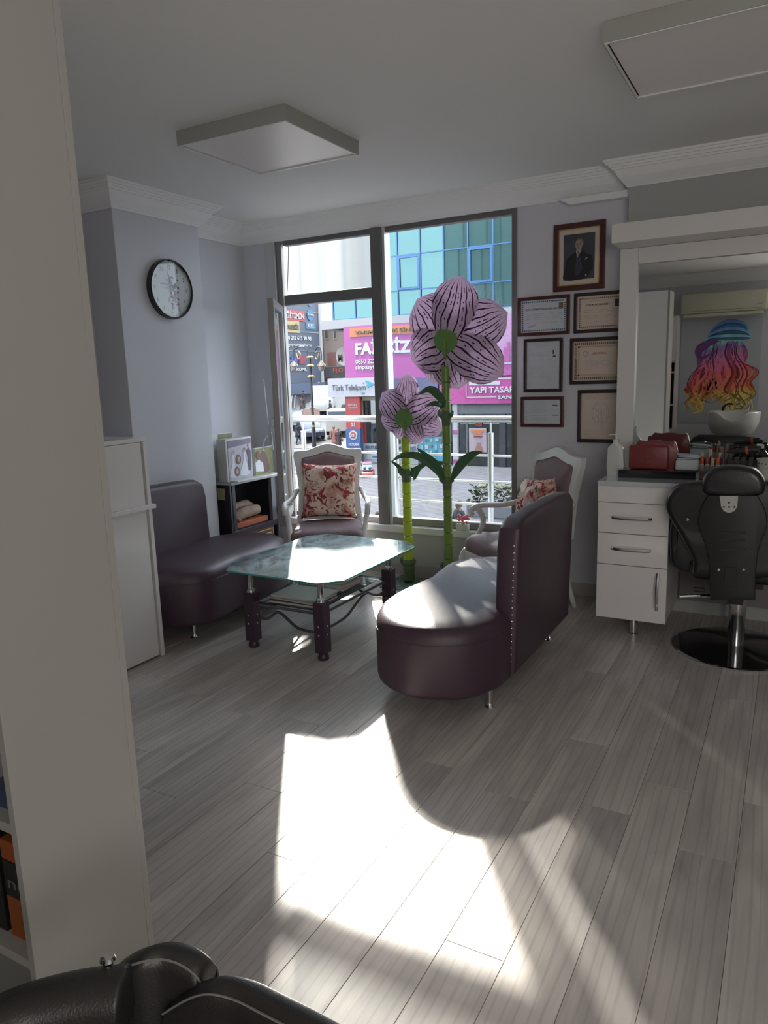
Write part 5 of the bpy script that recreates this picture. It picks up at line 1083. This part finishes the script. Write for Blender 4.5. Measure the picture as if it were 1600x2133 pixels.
# ground-floor fronts
MAG = E_('magenta', (.62, .10, .48), .5); MAG2 = E_('hot_pink', (.72, .06, .42), .5); ORG = E_('orange', (.85, .26, .10), .5); NAVYP = E_('violet_blue', (.14, .15, .33), .5); WL = E_('white_letter', (.85, .85, .88), .5); OLV = E_('olive_letter', (.16, .17, .08), .5); LILAC = E_('lilac', (.70, .36, .68), .5)
t = thing('billboard', 'wide magenta billboard with large white letters and orange strip above the shops', 'sign', (-18, 38.9, 1.5))
b0 = rect('board', 717, 668, 1085, 786, 38.75, MAG, t, .12)
rect('orange_strip', 728, 679, 880, 698, 38.72, ORG, t, .025); ftext('YARIM ASIRLIK SİNPAŞ', 740, 682.5, 880, 694.5, 38.71, OLV, t)
ftext('FAİZSİZ,', 740, 703, 862, 742, 38.74, WL, t, .045); ftext('0850 222 00 44', 741, 748, 811, 757, 38.74, WL, t); ftext('sinpasyts.com', 741, 760, 811, 771, 38.74, WL, t)
rect('lilac_field', 1000, 655, 1085, 757, 38.72, LILAC, t, .025); rect('white_rule', 1020, 755, 1085, 758, 38.71, WL, t, .012)
b_ = NB()
for (x0, x1, y0, y1) in ((1049, 1056, 722, 754), (1056, 1062, 712, 754), (1064, 1080, 726, 754), (1036, 1040, 735, 754)): 
    a, c = at(x0, y1, 38.7), at(x1, y0, 38.7); box(b_, a.x, c.x, 38.695, 38.712, a.z, c.z)
obj('tower_print', b_, MAG, t, True)
t = thing('shop_sign', 'hot pink shop sign with white outline, right of the blue panel', 'sign', (-14, 38.8, .2))
rect('board', 915, 786, 1085, 841, 38.72, MAG2, t, .2)
X0, X1 = at(970, 800, 38.7).x, at(1090, 800, 38.7).x; zt, zb = at(1010, 788, 38.7).z, at(1010, 828, 38.7).z; b_ = NB()
for q in ((X0, X1, zt-.05, zt), (X0, X0+.05, zb, zt), (X0, at(1034, 800, 38.7).x, zb, zb+.05)): box(b_, q[0], q[1], 38.7, 38.715, q[2], q[3])
obj('outline', b_, WL, t, True); ftext('YAPI TASARRUF', 978, 805, 1105, 818.5, 38.7, WL, t, .03); ftext('SANDIĞI', 1037, 821, 1098, 831, 38.7, WL, t, .03); rect('tag', 977, 794, 1042, 802, 38.7, WL, t, .01)
solo('blue_panel', B(at(798, 800, 38.8).x, at(914, 800, 38.8).x, 38.66, 38.74, at(860, 868, 38.8).z, at(860, 787, 38.8).z), NAVYP, 'plain violet-blue fascia panel between the white sign and the pink one', 'sign')
t = thing('telecom_sign', 'white box sign reading Türk Telekom with cyan shapes', 'sign', (-23.5, 38.3, .2)); YT = 38.2
rect('box', 683, 787, 800, 826, YT, E_('sign_white', (.78, .79, .86), .5), t, .4)
ftext('Türk Telekom', 692, 801, 762, 813, YT, E_('slate_letter', (.14, .15, .2)), t, .0)
CY_ = E_('cyan', (.05, .55, .75), .5)
for pts in ([(761, 794), (763, 792), (781, 800), (766, 808), (764, 803), (767, 799)], [(753, 815), (760, 818), (754, 822)]): obj('cyan_shape', prism(NB(), [(at(x, y, YT).x, at(x, y, YT).z) for x, y in pts], XZ, YT-.03, YT-.002), CY_, t, True)
for (x, y) in ((757, 798), (779, 790), (744, 814)): q = at(x, y, YT); obj('dot', lathe(NB(), [(.035, -.02), (.035, -.002)], (q.x, YT, q.z), 8, 'Y'), E_('dot_red', (.4, .1, .15)), t, True)
t = thing('totem_sign', 'tall red and blue totem sign with round emblem beside the shop door', 'sign', (-23.6, 38.4, SZ)); YT2 = 38.35; RED = E_('red', (.75, .06, .05), .5); BLU = E_('blue', (.05, .16, .48), .5)
rect('red_panel', 720, 826, 750, 893, YT2, RED, t, .25); rect('blue_panel', 721, 893, 751, 950, YT2, BLU, t, .25); rect('foot', 723, 950, 751, 974, YT2, E_('grey_foot', (.3, .32, .4)), t, .25)
ftext('FATURA', 726, 842, 745, 845.5, YT2, WL, t); ftext('ÖDEME', 726, 847, 745, 850.5, YT2, WL, t); ftext('FATURA', 727, 923, 748, 929, YT2, WL, t, .04); ftext('% 0', 732, 880, 740, 889, YT2, WL, t, .03)
q = at(736, 906.5, YT2); em = obj('emblem', lathe(NB(), [(.29, -.02), (.29, -.002)], (q.x, YT2, q.z), 24, 'Y'), WL, t, True); obj('emblem_core', lathe(NB(), [(.19, -.035), (.19, -.021)], (q.x, YT2, q.z), 24, 'Y'), RED, em, True)
text('lettering', 'n', (q.x-.09, YT2-.042, q.z-.09), UX, UZ, .18, .18, WL, t, .03, proud=4)
t = thing('storefront', 'payment shop front with beige frames, glass and a long FATURA strip', 'shop front', (-21, 39, SZ)); BEI = E_('beige_frame', (.62, .57, .50)); SG = pane_mat('shop_glass', tint=(.72, .80, .78), gl=1.5)
for (x0, x1) in ((752, 757), (785, 796), (866, 872)): rect('pillar', x0, 826, x1, 975, 38.9, BEI, t, .3)
rect('lintel', 752, 826, 872, 834, 38.9, BEI, t, .3); rect('interior', 757, 834, 868, 925, 39.45, E_('shop_inside', (.34, .38, .36), var=.5, vscale=1.6), t, .1)
rect('pane', 757, 834, 785, 925, 39.0, SG, t, .02); rect('pane', 796, 868, 866, 925, 39.0, SG, t, .02)
for k, (x0, y0, x1, y1, c) in enumerate(((761, 838, 768, 850, 'white_panel'), (776, 850, 784, 862, 'shop_dark'), (761, 853, 767, 868, 'white_panel'), (770, 884, 781, 898, 'blue'), (773, 903, 784, 922, 'white_panel'))): rect('shop_notice', x0, y0, x1, y1, 39.35, MATS['ext_'+c], t, .03)
rect('red_strip', 757, 880, 763, 926, 38.86, E_('rose_red', (.6, .05, .09)), t, .03)
rect('stall_riser', 757, 925, 870, 965, 38.84, E_('pale_riser', (.62, .66, .72)), t, .3); ftext('FATURA ÖDEME MERKEZİ', 762, 927, 866, 936, 38.82, E_('steel_letter', (.12, .22, .36)), t, .02)
for (x0, x1) in ((762, 785), (790, 812), (818, 840), (845, 866)): rect('riser_poster', x0, 941, x1, 957, 38.81, WHT, t, .02)
rect('red_note', 763, 942, 773, 945, 38.79, RED, t, .01); rect('blue_note', 776, 950, 786, 953, 38.79, BLU, t, .01)
t = thing('poster_wall', 'bright blue poster panel with small white prints behind the flower stems', 'posters', (-18.8, 38.8, -2.2)); rect('panel', 872, 910, 928, 960, 38.84, E_('sky_blue', (.12, .5, .72)), t, .2)
rr = random.Random(9)
for k in range(14): x = 876+(k % 5)*10+rr.uniform(-1, 1); y = 914+(k//5)*13+rr.uniform(-1, 1); rect('small_print', x, y, x+rr.uniform(4, 8), y+rr.uniform(5, 10), 38.8, [WHT, E_('slate', (.12, .2, .28)), E_('aqua', (.3, .65, .8))][k % 3], t, .02)
t = thing('bank_front', 'dark glazed shop front with stone fascia and pink poster, under the pink sign', 'shop front', (-15.5, 39, SZ)); STN = E_('grey_stone', (.24, .24, .27), var=.2, vscale=2)
rect('fascia', 952, 842, 1085, 862, 38.9, STN, t, .3); rect('white_pillar', 943, 842, 953, 1003, 38.8, WHT, t, .3)
for y in (896, 957): rect('pink_band', 943, y, 953, y+8, 38.77, MAG, t, .02)
rect('interior', 953, 862, 1085, 985, 39.5, E_('bank_inside', (.11, .13, .135), var=.6, vscale=.8), t, .1); rect('sill', 953, 975, 1085, 1003, 38.88, E_('dark_sill', (.10, .11, .12)), t, .3)
for (x0, x1) in ((953, 972), (973, 1040), (1053, 1085)): rect('pane', x0, 862, x1, 975, 39.0, SG, t, .02)
rect('dark_frame', 1040, 862, 1053, 990, 38.9, E_('black_frame', (.03, .035, .05)), t, .15); rect('thin_frame', 971, 862, 974, 975, 38.95, STN, t, .1)
pp_ = rect('pink_poster', 977, 892, 1013, 942, 38.86, E_('poster_pink', (.66, .52, .60)), t, .05); ftext('YÜZDE', 990, 880, 1004, 887, 38.9, RED, t, .03)
for (x0, x1, y0) in ((981, 1010, 895), (986, 1004, 900)): rect('orange_block', x0, y0, x1, y0+5, 38.84, ORG, pp_, .015)
ftext('İLE HEMEN', 987, 907, 1004, 910, 38.84, RED, pp_, .02)
obj('printed_figure', prism(NB(), [(at(x, y, 38.84).x, at(x, y, 38.84).z) for x, y in ((988, 940), (992, 930), (995, 922), (1000, 922), (1003, 931), (1008, 940))], XZ, 38.83, 38.855), E_('figure_brown', (.45, .22, .18)), pp_, True)
# ---- stone house, dish
t = thing('stone_house', 'weathered stone house with small windows between the navy building and magenta billboard', 'building', (-40, 62, gz(60))); Y6 = 67
rect('wall', 667, 676, 735, 790, Y6, brick_mat('old_stone', '8a827e', '7a716d', '5c5552', 1.2), t, 3); rect('lower_wall', 667, 790, 735, 850, Y6+.1, E_('brown_wall', (.22, .16, .14), var=.4, vscale=1.5), t, 3); rect('eave', 667, 672, 735, 677, Y6-.4, E_('eave_dark', (.12, .10, .10)), t, 3.4)
for (x0, y0, x1, y1) in ((675, 682, 684, 707), (694, 684, 701, 707)):
    w_ = rect('window', x0, y0, x1, y1, Y6-.12, E_('old_frame', (.5, .49, .47)), t, .1); rect('glass', x0+1.6, y0+2, x1-1.6, y1-2, Y6-.14, E_('old_glass', (.13, .14, .15), .15), w_, .02)
rect('rust_patch', 682, 734, 700, 762, Y6-.03, E_('red_render', (.32, .14, .13), var=.3, vscale=1), t, .025)
sg = rect('fascia_board', 668, 764, 725, 787, Y6-.35, E_('charcoal_board', (.09, .10, .13)), t, .2); ftext('FLO', 694, 766, 715, 776.5, Y6-.36, E_('flo_red', (.6, .16, .10)), t, .03)
dsh = thing('satellite_dish', 'round grey satellite dish in front of the stone house', 'dish', tuple(at(717, 765, 57))); q = at(717, 741, 57)
obj('bowl', lathe(NB(), [(.88, 0), (.86, .02), (.55, .14), (.02, .2), (.02, .18), (.55, .11), (.86, -.01)], (q.x, 57, q.z), 28, 'Y', caps=False), E_('dish_grey', (.45, .46, .48)), dsh, True, smooth=True)
obj('mast', tube(NB(), [(q.x, 57.2, q.z), (q.x, 57.3, gz(57))], .05, 8), E_('mast_grey', (.3, .3, .32)), dsh, True); ftext('M', 704, 738, 713, 752, 56.95, E_('mark_black', (.04, .04, .05)), dsh, .03)
# ---- navy building (faces +X)
XN = -43.0; NAV = E_('navy_cladding', (.085, .12, .20), .5)
t = thing('navy_building', 'navy clad building with white phone number, red and yellow strips at the left', 'building', (XN-3, 55, gz(55)))
def nrect(name, x0, y0, x1, y1, m, parent, th=.06, pr=0):
    xm, ym = (x0+x1)/2, (y0+y1)/2; Y0, Y1 = atx(x0, ym, XN).y, atx(x1, ym, XN).y; Z1, Z0 = atx(xm, y0, XN).z, atx(xm, y1, XN).z
    return obj(name, B(XN+pr, XN+pr+th, Y0, Y1, Z0, Z1), m, parent, True)
def ntext(s, x0, y0, x1, y1, m, bold=.02):
    xm, ym = (x0+x1)/2, (y0+y1)/2; Y0, Y1 = atx(x0, ym, XN).y, atx(x1, ym, XN).y; Z1, Z0 = atx(xm, y0, XN).z, atx(xm, y1, XN).z
    text('lettering', s, (XN+.13, Y0, Z0), UY, UZ, Y1-Y0, Z1-Z0, m, t, bold, proud=4)
yE = atx(668, 720, XN).y; zb_ = atx(640, 797, XN).z
obj('upper_body', B(XN-8, XN, 40, yE, zb_, 10.5), NAV, t, True); obj('lower_body', B(XN-8, XN-.5, 40, yE, gz(40)-1, zb_-.01), E_('shutter_grey', (.36, .36, .40), var=.2, vscale=1), t, True); obj('corner_post', B(XN, XN+.15, yE-.2, yE+.15, gz(60)-.3, 10.5), WHT, t, True)
obj('canopy', B(XN-.49, XN+.4, 40, yE, zb_-1.1, zb_-.02), E_('blue_canopy', (.11, .17, .30)), t, True)
for y in (648, 691, 731): nrect('joint_rail', 560, y-1.0, 668, y+.6, E_('rail_white', (.5, .52, .58)), t, .05, .01)
nrect('red_strip', 560, 645, 633, 667, E_('signal_red', (.72, .12, .14)), t, .06, .02); ntext('Lİ EĞİTİMİN', 578, 648, 631, 663, WL, .03); nrect('yellow_strip', 560, 667, 622.5, 692, E_('pale_yellow', (.72, .62, .28)), t, .06, .02); ntext('ADRESİ!', 580, 673, 620, 686, E_('dark_letter', (.10, .10, .08)), .03)
ntext('0 212 615 90 98', 598, 700, 646, 709, WL, .02); ntext('k / gopcampuskursu', 589, 715, 647, 723, WL, .0)
nrect('blue_letter_box', 590, 738, 603, 757, E_('letter_blue', (.05, .11, .45)), t, .1, .02); nrect('blue_letter_box', 606, 740, 618, 757, E_('letter_blue', (.05, .11, .45)), t, .1, .02); nrect('red_letter_box', 622, 741, 635, 758, E_('letter_red', (.45, .05, .12)), t, .1, .02)
ntext('EDV', 591, 741, 617, 754, E_('mid_letter', (.16, .22, .5)), .02); ntext('İM KURUML', 590, 764, 637, 773, WL, .02)
for (x, y, rx, ry) in ((645, 630, 1.0, 8), (645.5, 656.5, 1, 10.5)):
    q = atx(x, y, XN); obj('round_badge', lathe(NB(), [(.42 if ry < 9 else .55, .0), (.42 if ry < 9 else .55, .06)], (XN+.02, q.y, q.z), 20, 'X'), E_('badge_blue', (.10, .32, .58)), t, True)
nrect('round_badge', 637, 672, 656, 686, E_('badge_blue', (.1, .32, .58)), t, .06, .02); ntext('KOLEJ', 639, 654, 651, 659, WL, .02); ntext('KURS', 640, 675, 651, 683, WL, .02)
for k in range(3): nrect('shutter_panel', 592+k*13, 802, 602+k*13, 848, E_('shutter_light', (.5, .5, .55)), t, .05, -.49)
for (x0, x1) in ((606, 610), (613, 616)): obj('ladder', tube(NB(), [tuple(atx(x0, 851, XN+.8)), tuple(atx(x1-1, 818, XN+.2))], .05, 6), WHT, t, True)
# ---- street lamp
q = ghit(650, 938); LX, LY = at(648.5, 800, q.y).x, q.y; LZ = lambda y: at(648.5, y, LY).z
t = thing('street_lamp', 'ornate black and gold street lamp with two lanterns', 'street lamp', (LX, LY, gz(LY))); LBK = E_('lamp_black', (.035, .035, .05), .4); LGD = E_('lamp_gold', (.65, .48, .18), .4)
obj('pole', tube(NB(), [(LX, LY, gz(LY)), (LX, LY, LZ(893)), (LX, LY, LZ(880)), (LX, LY, LZ(740))], [.17, .155, .10, .085], 12), LBK, t, True, smooth=True); obj('finial', tube(NB(), [(LX, LY, LZ(740)), (LX, LY, LZ(723))], [.08, .02], 10), LBK, t, True)
for y in (744, 762, 784): obj('gold_collar', lathe(NB(), [(.1, -.1), (.27, -.03), (.27, .03), (.1, .1)], (LX, LY, LZ(y)), 12), LGD, t, True)
obj('gold_collar', lathe(NB(), [(.1, -.12), (.15, .0), (.12, .14)], (LX, LY, LZ(889)), 12), LGD, t, True)
for s, xl in ((-1, 612), (1, 669.5)):
    P = [at(x, y, LY) for x, y in ((648.5+s*7, 745), (648.5+s*9, 729), (648.5+s*15 if s > 0 else 630, 722), (xl-s*2, 727), (xl, 738), (xl, 750))]
    obj('arm', tube(NB(), smoothpts([tuple(p) for p in P], 4, closed=False), .045, 8), LBK, t, True, smooth=True); P = [at(x, y, LY) for x, y in ((xl-s*5, 735), (xl-s*10, 748) , (xl-s*14, 738), (xl-s*9, 731))]; obj('gold_scroll', tube(NB(), smoothpts([tuple(p) for p in P], 4, closed=False), .035, 6), LGD, t, True)
    q = at(xl, 762, LY); ln = obj('lantern_roof', lathe(NB(), [(.02, .35), (.12, .28), (.28, .08), (.33, 0), (.05, -.0)], (q.x, LY, q.z), 12), E_('lamp_bronze', (.22, .17, .10), .4), t, True); obj('lantern_glass', lathe(NB(), [(.24, -.01), (.22, -.22), (.12, -.36), (.02, -.4)], (q.x, LY, q.z), 14), E_('opal_glass', (.75, .72, .6), .4), ln, True, smooth=True)
# ---- vehicles
def vehicle(label, px, py, ang, col, L=4.2, Hh=1.45, Wd=1.75, kind='car'):
    g = ghit(px, py); t = thing('car' if kind == 'car' else 'van', label, kind, (g.x, g.y, gz(g.y)), ang); P_ = E_('paint_%02x%02x%02x' % tuple(int(c*99) for c in col), col, .3, coat=.6); h = Hh; l = L/2
    if kind == 'car': body = [(-l, .3), (-l, .72), (-l*.93, .86), (-l*.5, .9), (l*.45, .9), (l*.92, .78), (l, .6), (l, .3)]; top = [(-l*.82, .88), (-l*.55, h-.04), (-l*.3, h), (l*.12, h), (l*.5, .89)]
    else: body = [(-l, .35), (-l, h*.55), (l*.62, h*.55), (l*.95, h*.45), (l, .7), (l, .35)]; top = [(-l, h*.54), (-l*.98, h-.08), (-l*.9, h), (l*.4, h), (l*.66, h*.54)]
    obj('body', prism(NB(), body, XZ, -Wd/2, Wd/2, bev=.06), P_, t, smooth=True); obj('cabin', prism(NB(), top, XZ, -Wd/2+.08, Wd/2-.08, bev=.06), P_, t, smooth=True)
    GL = E_('car_glass', (.05, .07, .09), .08); cx = sum(a for a, b in top)/len(top); cz = sum(b for a, b in top)/len(top)
    sh_ = [(cx+(a-cx)*.86, cz+(b-cz)*.66) for a, b in top]; obj('side_glass', prism(NB(), sh_, XZ, -Wd/2+.06, Wd/2-.06), GL, t)
    z0_, z1_ = (h*.6, h-.14) if kind != 'car' else (.95, h-.1); xr = -l-.012 if kind != 'car' else -l*.70; obj('rear_window', B(xr-.01, xr+.02, -Wd/2+.22, Wd/2-.22, z0_, z1_, bev=.02), E_('car_glass_blue', (.16, .22, .30), .1), t) if kind != 'car' else None
    for sx in (-.62, .64):
        for s in (-1, 1): w_ = obj('wheel', lathe(NB(), [(.30, -.1), (.33, -.07), (.33, .07), (.30, .1)], (sx*l, s*(Wd/2-.06), .33), 20, 'Y'), E_('tyre', (.03, .03, .032), .8), t); obj('hubcap', lathe(NB(), [(.19, -.012), (.19, .012)], (sx*l, s*(Wd/2+.045), .33), 12, 'Y'), E_('hub_alloy', (.4, .4, .42), .35), w_)
    b_ = NB()
    for s in (-1, 1): box(b_, l-.05, l+.012, s*(Wd/2-.35)-.14, s*(Wd/2-.35)+.14, .6, .74, bev=.02)
    obj('headlights', b_, E_('lamp_clear', (.6, .62, .65), .2), t); return t
vehicle('taupe parked car at the far left beyond the railing', 577, 926, math.radians(-50), (.22, .19, .18))
vehicle('light blue parked car just behind the taupe one', 610, 890, math.radians(-50), (.30, .42, .55))
vehicle('dark blue parked car behind the lamp post', 645, 913, math.radians(-45), (.06, .09, .16))
vehicle('dark grey parked car beside the red totem sign', 738, 876, math.radians(-45), (.10, .10, .11))
vehicle('tall white delivery van with dark windows up the street', 674, 862, math.radians(-60), (.66, .70, .72), 5.2, 2.6, 2.0, 'van')
vehicle('low white van with pale blue rear window before the totem', 708, 903, math.radians(118), (.66, .68, .68), 4.2, 2.0, 1.8, 'van')
# kiddie ride
g = ghit(766, 992); g = Vector((g.x, min(g.y, 37.2), SZ)); k_ = 1.0; t = thing('kiddie_ride', 'small red and white toy ride car on the pavement before the shop', 'toy car', tuple(g), math.radians(-60))
obj('base', prism(NB(), smoothpts([(-.62, .12), (-.6, .3), (-.3, .36), (.3, .34), (.62, .28), (.64, .12), (.0, .06)], 3), XZ, -.32, .32, bev=.06), RED, t, smooth=True)
obj('cabin', prism(NB(), smoothpts([(-.48, .34), (-.42, .62), (-.2, .72), (.12, .70), (.38, .5), (.42, .34)], 3), XZ, -.27, .27, bev=.08), WHT, t, smooth=True)
obj('roof', prism(NB(), smoothpts([(-.4, .66), (-.2, .76), (.12, .74), (.2, .68)], 3), XZ, -.25, .25, bev=.03), E_('ride_pink', (.75, .12, .3)), t, smooth=True)
for sx in (-.4, .42):
    for s in (-1, 1): obj('wheel', lathe(NB(), [(.15, -.05), (.15, .05)], (sx, s*.32, .15), 14, 'Y'), E_('tyre', (.03, .03, .032)), t)
b_ = NB()
for y in (-.14, .14): ecurve(b_, (.44, y, .50), .09, 10, 8)
obj('eyes', b_, E_('ride_blue', (.1, .4, .55)), t, smooth=True); obj('side_ear', lathe(NB(), [(.13, -.03), (.13, .03)], (-.1, -.3, .66), 14, 'Y'), E_('ride_teal', (.05, .5, .5)), t)
g2 = ghit(742, 984); solo('red_bin', lathe(NB(), [(.30, 0), (.36, .1), (.38, .55), (.3, .72), (.05, .78)], (g.x-1.05, g.y+.2, SZ), 16), RED, 'round red plastic machine beside the toy ride car', 'machine', smooth=True)
# ---- people: one continuous skinned body each
SK_ = [E_('skin', (.42, .25, .18)), E_('skin_dark', (.3, .18, .13))]
def person(label, px, py, face, top, bot, hair=(.03, .02, .02), stride=.22, coat=False, hgt=1.72, pos=None, headscarf=None, bag=None, sit=False):
    g = pos if pos is not None else ghit(px, py); s = hgt/1.75; t = thing('person', label, 'person', (g.x, g.y, gz(g.y)), face)
    V = {'pel': ((0, 0, .95), .14), 'wai': ((0, 0, 1.10), .125), 'che': ((0, .01, 1.32), .155), 'nec': ((0, .0, 1.50), .06), 'hed': ((0, -.015, 1.60), .085), 'top': ((0, -.01, 1.70), .075)}
    E2 = [('pel', 'wai'), ('wai', 'che'), ('che', 'nec'), ('nec', 'hed'), ('hed', 'top')]
    for k, sd in (('l', -1), ('r', 1)):
        st = stride*sd
        V.update({'sh'+k: ((sd*.17, .01, 1.42), .07), 'el'+k: ((sd*.235, .03+st*.3, 1.16), .05), 'wr'+k: ((sd*.23, -.06+st*.75, .93), .036), 'ha'+k: ((sd*.225, -.085+st*.85, .84), .038), 'fi'+k: ((sd*.215, -.10+st*.9, .77), .018), 'th'+k: ((sd*.19, -.12+st*.85, .83), .014),
                  'hi'+k: ((sd*.09, 0, .88), .105), 'kn'+k: ((sd*.10, -st*.8-.03, .50), .07), 'an'+k: ((sd*.10, -st*1.35+.03, .09), .045), 'to'+k: ((sd*.105, -st*1.35-.13, .045), .04)})
        E2 += [('che', 'sh'+k), ('sh'+k, 'el'+k), ('el'+k, 'wr'+k), ('wr'+k, 'ha'+k), ('ha'+k, 'fi'+k), ('ha'+k, 'th'+k), ('pel', 'hi'+k), ('hi'+k, 'kn'+k), ('kn'+k, 'an'+k), ('an'+k, 'to'+k)]
    ks = list(V); me = bpy.data.meshes.new('p'); me.from_pydata([tuple(c*s for c in V[k][0]) for k in ks], [(ks.index(a), ks.index(b)) for a, b in E2], [])
    o = bpy.data.objects.new('p', me); COL.objects.link(o); m_ = o.modifiers.new('s', 'SKIN'); m_.use_smooth_shade = True; sv = me.skin_vertices[0].data if me.skin_vertices else None
    if sv is None: me.skin_vertices; 
    for i, k in enumerate(ks):
        r = V[k][1]*s; sv[i].radius = (r, r*.8 if k in ('che', 'wai', 'pel') else r)
    sv[0].use_root = True; sm_ = o.modifiers.new('u', 'SUBSURF'); sm_.levels = 1; sm_.render_levels = 1
    m2 = bpy.data.meshes.new_from_object(o.evaluated_get(bpy.context.evaluated_depsgraph_get())); bpy.data.objects.remove(o); m2.materials.clear()
    tm = E_('cloth_%02d%02d%02d' % tuple(int(c*99) for c in top), top, .8); bm_ = E_('cloth_%02d%02d%02d' % tuple(int(c*99) for c in bot), bot, .8)
    o = obj('body', m2, [SK_[0], tm, bm_, E_('shoe', (.02, .02, .02))], t)
    for p_ in m2.polygons:
        c = p_.center/s; arm = abs(c.x) > .18; p_.use_smooth = True
        p_.material_index = 0 if c.z > 1.47 else (3 if c.z < .09 and not arm else (0 if arm and c.z < .9 else (1 if c.z > .93 or arm else 2)))
    hb_ = NB(); rg = []
    for zz_, rr_ in ((1.60, .092), (1.66, .105), (1.71, .097), (1.745, .06), (1.76, .01)): rg.append([hb_.verts.new((rr_*s*math.cos(a), (.015+rr_*.98*math.sin(a))*s, (zz_-(.0 if math.sin(a) < -.3 else .04)*(zz_ < 1.63))*s)) for a in [2*PI*q_/12 for q_ in range(12)]])
    for a, b in zip(rg, rg[1:]):
        for q_ in range(12): hb_.faces.new((a[q_], a[(q_+1) % 12], b[(q_+1) % 12], b[q_]))
    obj('headscarf' if headscarf else 'hair', hb_, E_('hair_%02d%02d' % (int((headscarf or hair)[0]*99), int((headscarf or hair)[2]*99)), headscarf or hair, .7), o, smooth=True)
    fb_ = NB()
    for sx in (-.03, .03): ecurve(fb_, (sx*s, -.098*s, 1.625*s), .008*s, 6, 4)
    box(fb_, -.02*s, .02*s, -.098*s, -.09*s, 1.565*s, 1.573*s); obj('face_features', fb_, INK, o); obj('nose', ecurve(NB(), (0, -.103*s, 1.6*s), (.010*s, .016*s, .018*s), 6, 5), SK_[0], o)
    if coat: obj('coat', lathe(NB(), [(.20*s, .93*s), (.21*s, .75*s), (.235*s, .48*s), (.225*s, .48*s), (.19*s, .9*s)], n=16, caps=False), tm, o, smooth=True)
    if bag: obj('shoulder_bag', B(.24*s, .36*s, -.12*s, .14*s, .72*s, 1.0*s, bev=.03), E_('bag_%02d' % int(bag[0]*99), bag, .6), t, smooth=True)
    return t
person('man in dark blue jacket and grey trousers walking toward the camera at far left', 606, 982, math.radians(25), (.05, .06, .10), (.09, .09, .13), stride=.16)
person('person in dark coat and blue jeans walking beside the taupe car', 624, 927, math.radians(70), (.03, .04, .07), (.06, .11, .22), stride=.18)
person('woman in pink open coat and white top left of the totem sign', 697, 934, math.radians(20), (.55, .22, .20), (.5, .25, .22), coat=True, hair=(.25, .15, .08), stride=.10, hgt=1.65)
person('woman in long dark brown coat and headscarf carrying a bag beside the pink one', 706, 940, math.radians(30), (.09, .05, .07), (.06, .04, .05), coat=True, headscarf=(.35, .25, .22), bag=(.30, .20, .16), stride=.12, hgt=1.66)
person('walker in long grey coat up the street left of the lamp', 630, 863, math.radians(60), (.16, .15, .17), (.2, .2, .22), coat=True, stride=.26)
person('person in navy jacket just behind the grey coated walker', 634, 850, math.radians(200), (.05, .06, .11), (.05, .05, .08), stride=.15)
person('person in brown jacket carrying a bright sheet before the delivery van', 652, 884, math.radians(60), (.30, .14, .10), (.05, .05, .07), stride=.15)
person('person in dark blue coat at the right side of the delivery van', 689, 874, math.radians(-40), (.06, .07, .13), (.10, .16, .26), coat=True, stride=.12)
q = ghit(668, 884); solo('banner_sheet', B(q.x-.95, q.x+.75, q.y-1.2, q.y-1.17, gz(q.y)+.7, gz(q.y)+1.35), E_('sheet_print', (.62, .42, .38), var=.5, vscale=3), 'white and red printed sheet held up before the delivery van', 'sheet')
for lb, px, py, dz, tc_ in (('dark haired passer-by seen head and shoulders at the foot of the window, left one', 771, 1078, 0, (.55, .26, .22)), ('bald passer-by in a dark jacket just right of the armchair arm', 788, 1064, 0, (.04, .05, .08)), ('passer-by in dark coat seen between tall flower stem and corner armchair', 955, 1042, 0, (.05, .06, .09))):
    d = ray(px, py); z_ = SZ+1.72; p = EYE+d*((z_-EYE.z)/d.z); person(lb, 0, 0, math.radians(-30), tc_, (.05, .05, .07), pos=Vector((p.x, p.y, SZ)), hair=(.03, .02, .02) if px < 780 else (.25, .17, .13), stride=.12)
# ---- shrub bed under the shop front
g = ghit(1045, 1075); t = thing('shrub_planter', 'low planter with grey-green shrubs down on the pavement at right', 'planter', (g.x, g.y, SZ)); obj('trough', B(g.x-1.2, g.x+3.2, g.y-.5, g.y+.5, SZ, SZ+.45, bev=.03), CONC, t, True)
b_ = NB(); rr = random.Random(2)
for k in range(900):
    c = Vector((g.x+rr.uniform(-1.15, 3.1), g.y+rr.uniform(-.45, .45), SZ+.45+rr.random()**.8*.75)); a = rr.uniform(0, 6.3); s_ = rr.uniform(.08, .17); d1 = Vector((math.cos(a), math.sin(a), rr.uniform(-.3, .6)))*s_; d2 = d1.cross(Vector((rr.uniform(-1, 1), rr.uniform(-1, 1), 1))).normalized()*s_*.45
    vs_ = [b_.verts.new(p_) for p_ in (c-d1, c+d2, c+d1, c-d2)]; b_.faces.new(vs_)
o = obj('foliage', b_, E_('shrub_leaf', (.16, .18, .09), .6, var=.6, vscale=4), t, True); o['kind'] = 'stuff'
for k in range(5): obj('branch', tube(NB(), [(g.x-.9+k*.9, g.y, SZ+.45), (g.x-.8+k*.9, g.y+.05, SZ+.8), (g.x-1.0+k*.9, g.y-.05, SZ+1.15)], [.03, .02, .008], 6), E_('branch_brown', (.1, .07, .05)), t, True)
